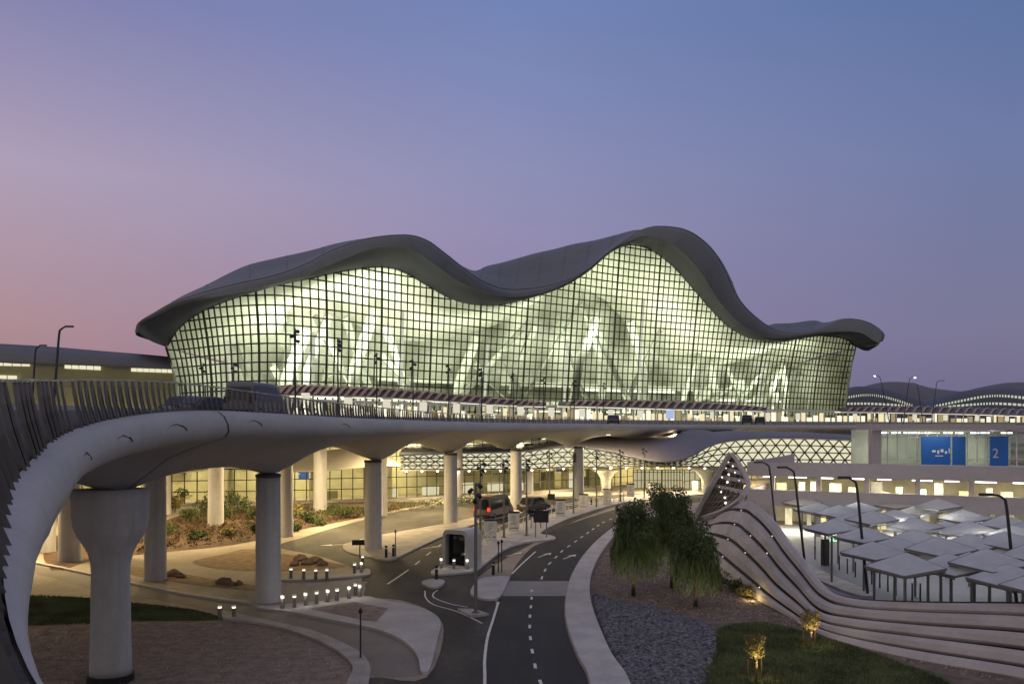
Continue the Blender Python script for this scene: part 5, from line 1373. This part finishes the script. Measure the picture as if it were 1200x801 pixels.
# car park bollards and gate with green light
first = None
for j in range(14):
    px = 955+j*9.5; py = 655+j*4.2; b = G(px, min(py,704)); lab = '%s slim grey post in the row between hood and shade canopies' % ORD[j]
    if first is None:
        first = thing('slim_post', tuple(b), lab, 'post', 'slim posts beside the car park road')
        lpart(MB().lathe(0,0,[(.05,0),(.045,1.0)],8), 'post', M['darkpole'], first); lpart(MB().lathe(0,0,[(.06,1.0),(.05,1.06)],8), 'cap', M['pole'], first)
    else: dup(first, tuple(b), 0, lab)
b = G(967,662); t = thing('ticket_machine', tuple(b), 'dark ticket post with a small green light below the shade canopies', 'ticket machine')
lpart(MB().obox((0,0),.3,.5,.4,0,1.9,.03), 'cabinet', M['black'], t); lpart(MB().obox((.55,-.1),.3,.55,.05,1.75,1.95), 'green_light', L_green, t); lpart(MB().lathe(0,0,[(.07,1.9),(.06,2.9)],8), 'pole', M['darkpole'], t)
kerbed('traffic_island', gp([(935,664),(945,660),(958,668),(1010,690),(1024,699),(1012,700),(985,692),(950,676)],3), .12, M['walk2'])

# ================================================================== VEHICLES
def car(name, loc, rz, L, Wd, Ht, paint, label, cat, group=None, van=False, tail=False):
    t = thing(name, loc, label, cat, group, rz)
    w = Wd/2
    if van: prof = [(-L/2,.35),(L/2,.35),(L/2,.95),(L/2-.35,1.25),(L/2-1.15,Ht-.12),(L/2-1.7,Ht),(-L/2+.25,Ht),(-L/2+.05,Ht-.2),(-L/2,1.1)]
    else: prof = [(-L/2,.32),(L/2,.32),(L/2,.75),(L/2-.9,.92),(L/2-1.75,Ht-.06),(L/2-2.2,Ht),(-L/2+.95,Ht-.03),(-L/2+.25,.98),(-L/2+.02,.85)]
    def ring_(s, k): return [(x, s*(w if z < .9 else w-(z-.9)*.16)*k, z) for x, z in prof]
    b_ = MB().ring([[(x*.97,y,z) for x,y,z in ring_(-1,1)], ring_(-1,.93), ring_(1,.93), [(x*.97,y,z) for x,y,z in ring_(1,1)]][0:1]+[ring_(1,1)], True, True)
    body = lpart(b_, 'body', paint, t)
    bv = body.modifiers.new('soften', 'BEVEL'); bv.width = .09; bv.segments = 3; bv.limit_method = 'ANGLE'
    zl = 1.12 if van else .98; zh = Ht-.22 if van else Ht-.12
    for s in (-1,1):
        y1 = s*(w-(zl-.9)*.16+.012); y2 = s*(w-(zh-.9)*.16+.012)
        xa, xb = (-L/2+.35, L/2-1.15) if van else (-L/2+.75, L/2-1.35)
        lpart(MB().add([(xa,y1,zl),(xb+.15,y1,zl),(xb-.35,y2,zh),(xa+(.12 if van else .35),y2,zh)], [(0,1,2,3)]), 'side_window', M['carglass'], t)
    ww = w-.2
    if van: lpart(MB().add([(-L/2-.012,-ww,1.15),(-L/2-.012,ww,1.15),(-L/2+.03,ww*.92,Ht-.32),(-L/2+.03,-ww*.92,Ht-.32)], [(0,1,2,3)]), 'rear_window', M['carglass'], t)
    else: lpart(MB().add([(-L/2+.30,-ww,1.03),(-L/2+.30,ww,1.03),(-L/2+.86,ww*.85,Ht-.08),(-L/2+.86,-ww*.85,Ht-.08)], [(0,1,2,3)]), 'rear_window', M['carglass'], t)
    xw = (L/2-1.14, L/2-.36) if van else (L/2-1.74, L/2-.95)
    lpart(MB().add([(xw[1]+.02,-ww,1.27 if van else .95),(xw[1]+.02,ww,1.27 if van else .95),(xw[0]+.03,ww*.9,Ht-.14),(xw[0]+.03,-ww*.9,Ht-.14)], [(0,1,2,3)]), 'windscreen', M['carglass'], t)
    for sx_ in (-1,1):
        for s in (-1,1):
            wh = MB(); x_ = sx_*L*.31; r_ = .33; y_ = s*(w-.10)
            rs = []
            for yy, rr in ((-.11,r_*.92),(-.08,r_),(.08,r_),(.11,r_*.92)): rs.append([(x_+rr*math.cos(2*math.pi*k/18), y_+yy, r_+rr*math.sin(2*math.pi*k/18)) for k in range(18)])
            wo_ = lpart(wh.ring(rs), 'wheel', M['tyre'], t)
            rm = MB(); rs = []
            for yy in (-.118,.118): rs.append([(x_+r_*.6*math.cos(2*math.pi*k/14), y_+yy, r_+r_*.6*math.sin(2*math.pi*k/14)) for k in range(14)])
            lpart(rm.ring(rs), 'rim', M['rail'], wo_)
    for s in (-1,1):
        lpart(MB().obox((-L/2-.01, s*(w-.22)),0,.05,.30,.82 if not van else .95,.98 if not van else 1.35), 'tail_light', L_red if tail else mat('lamp_red',(.07,.008,.008),.3), t)
        lpart(MB().obox((L/2-.02, s*(w-.28)),0,.08,.32,.62,.78), 'headlight', M['whitep'], t)
    lpart(MB().obox((-L/2-.02,0),0,.1,Wd*.9,.36,.56), 'bumper', M['black'], t)
    return t
car('van', (-16.3,54.5,10.52), R(82), 5.2, 2.0, 2.25, M['vanbody'], 'grey van with dark windows driving along the flyover', 'van', van=True)
car('car', (-23.4,62,10.5), R(70), 4.4, 1.85, 1.75, M['carblue'], 'bluish car on the flyover left of the van', 'car')
car('car', (-20.6,58,10.5), R(66), 4.3, 1.8, 1.55, M['cardark'], 'dark low car between the bluish car and the van', 'car')
car('car', (43.0,156,10.45), R(74), 4.5, 1.85, 1.75, M['black'], 'small black car on the departures road below the right canopy end', 'car')
car('car', (46.6,160.5,10.45), R(74), 4.3, 1.8, 1.5, M['black'], 'second small black car further right on the departures road', 'car')
car('car', (15.2,128,10.3), R(83), 4.3, 1.8, 1.5, M['cardark'], 'dark car behind the railing below the tallest glass', 'car')
tx = car('minibus', (-2.0,94.5,.01), R(66), 6.2, 2.1, 2.55, mat('minibus_paint', (.24,.17,.14), .3, .05, 1), 'reddish brown minibus with red tail lights on the arrivals road', 'minibus', van=True, tail=True)
car('car', (2.6,101,.01), R(56), 4.7, 1.9, 1.75, M['cardark'], 'dark car waiting ahead of the reddish minibus', 'car')
car('car', (44.5,80.5,3.05), cang, 4.4, 1.8, 1.45, M['cardark'], 'dark car parked on the upper open deck of the car park', 'car') if False else None
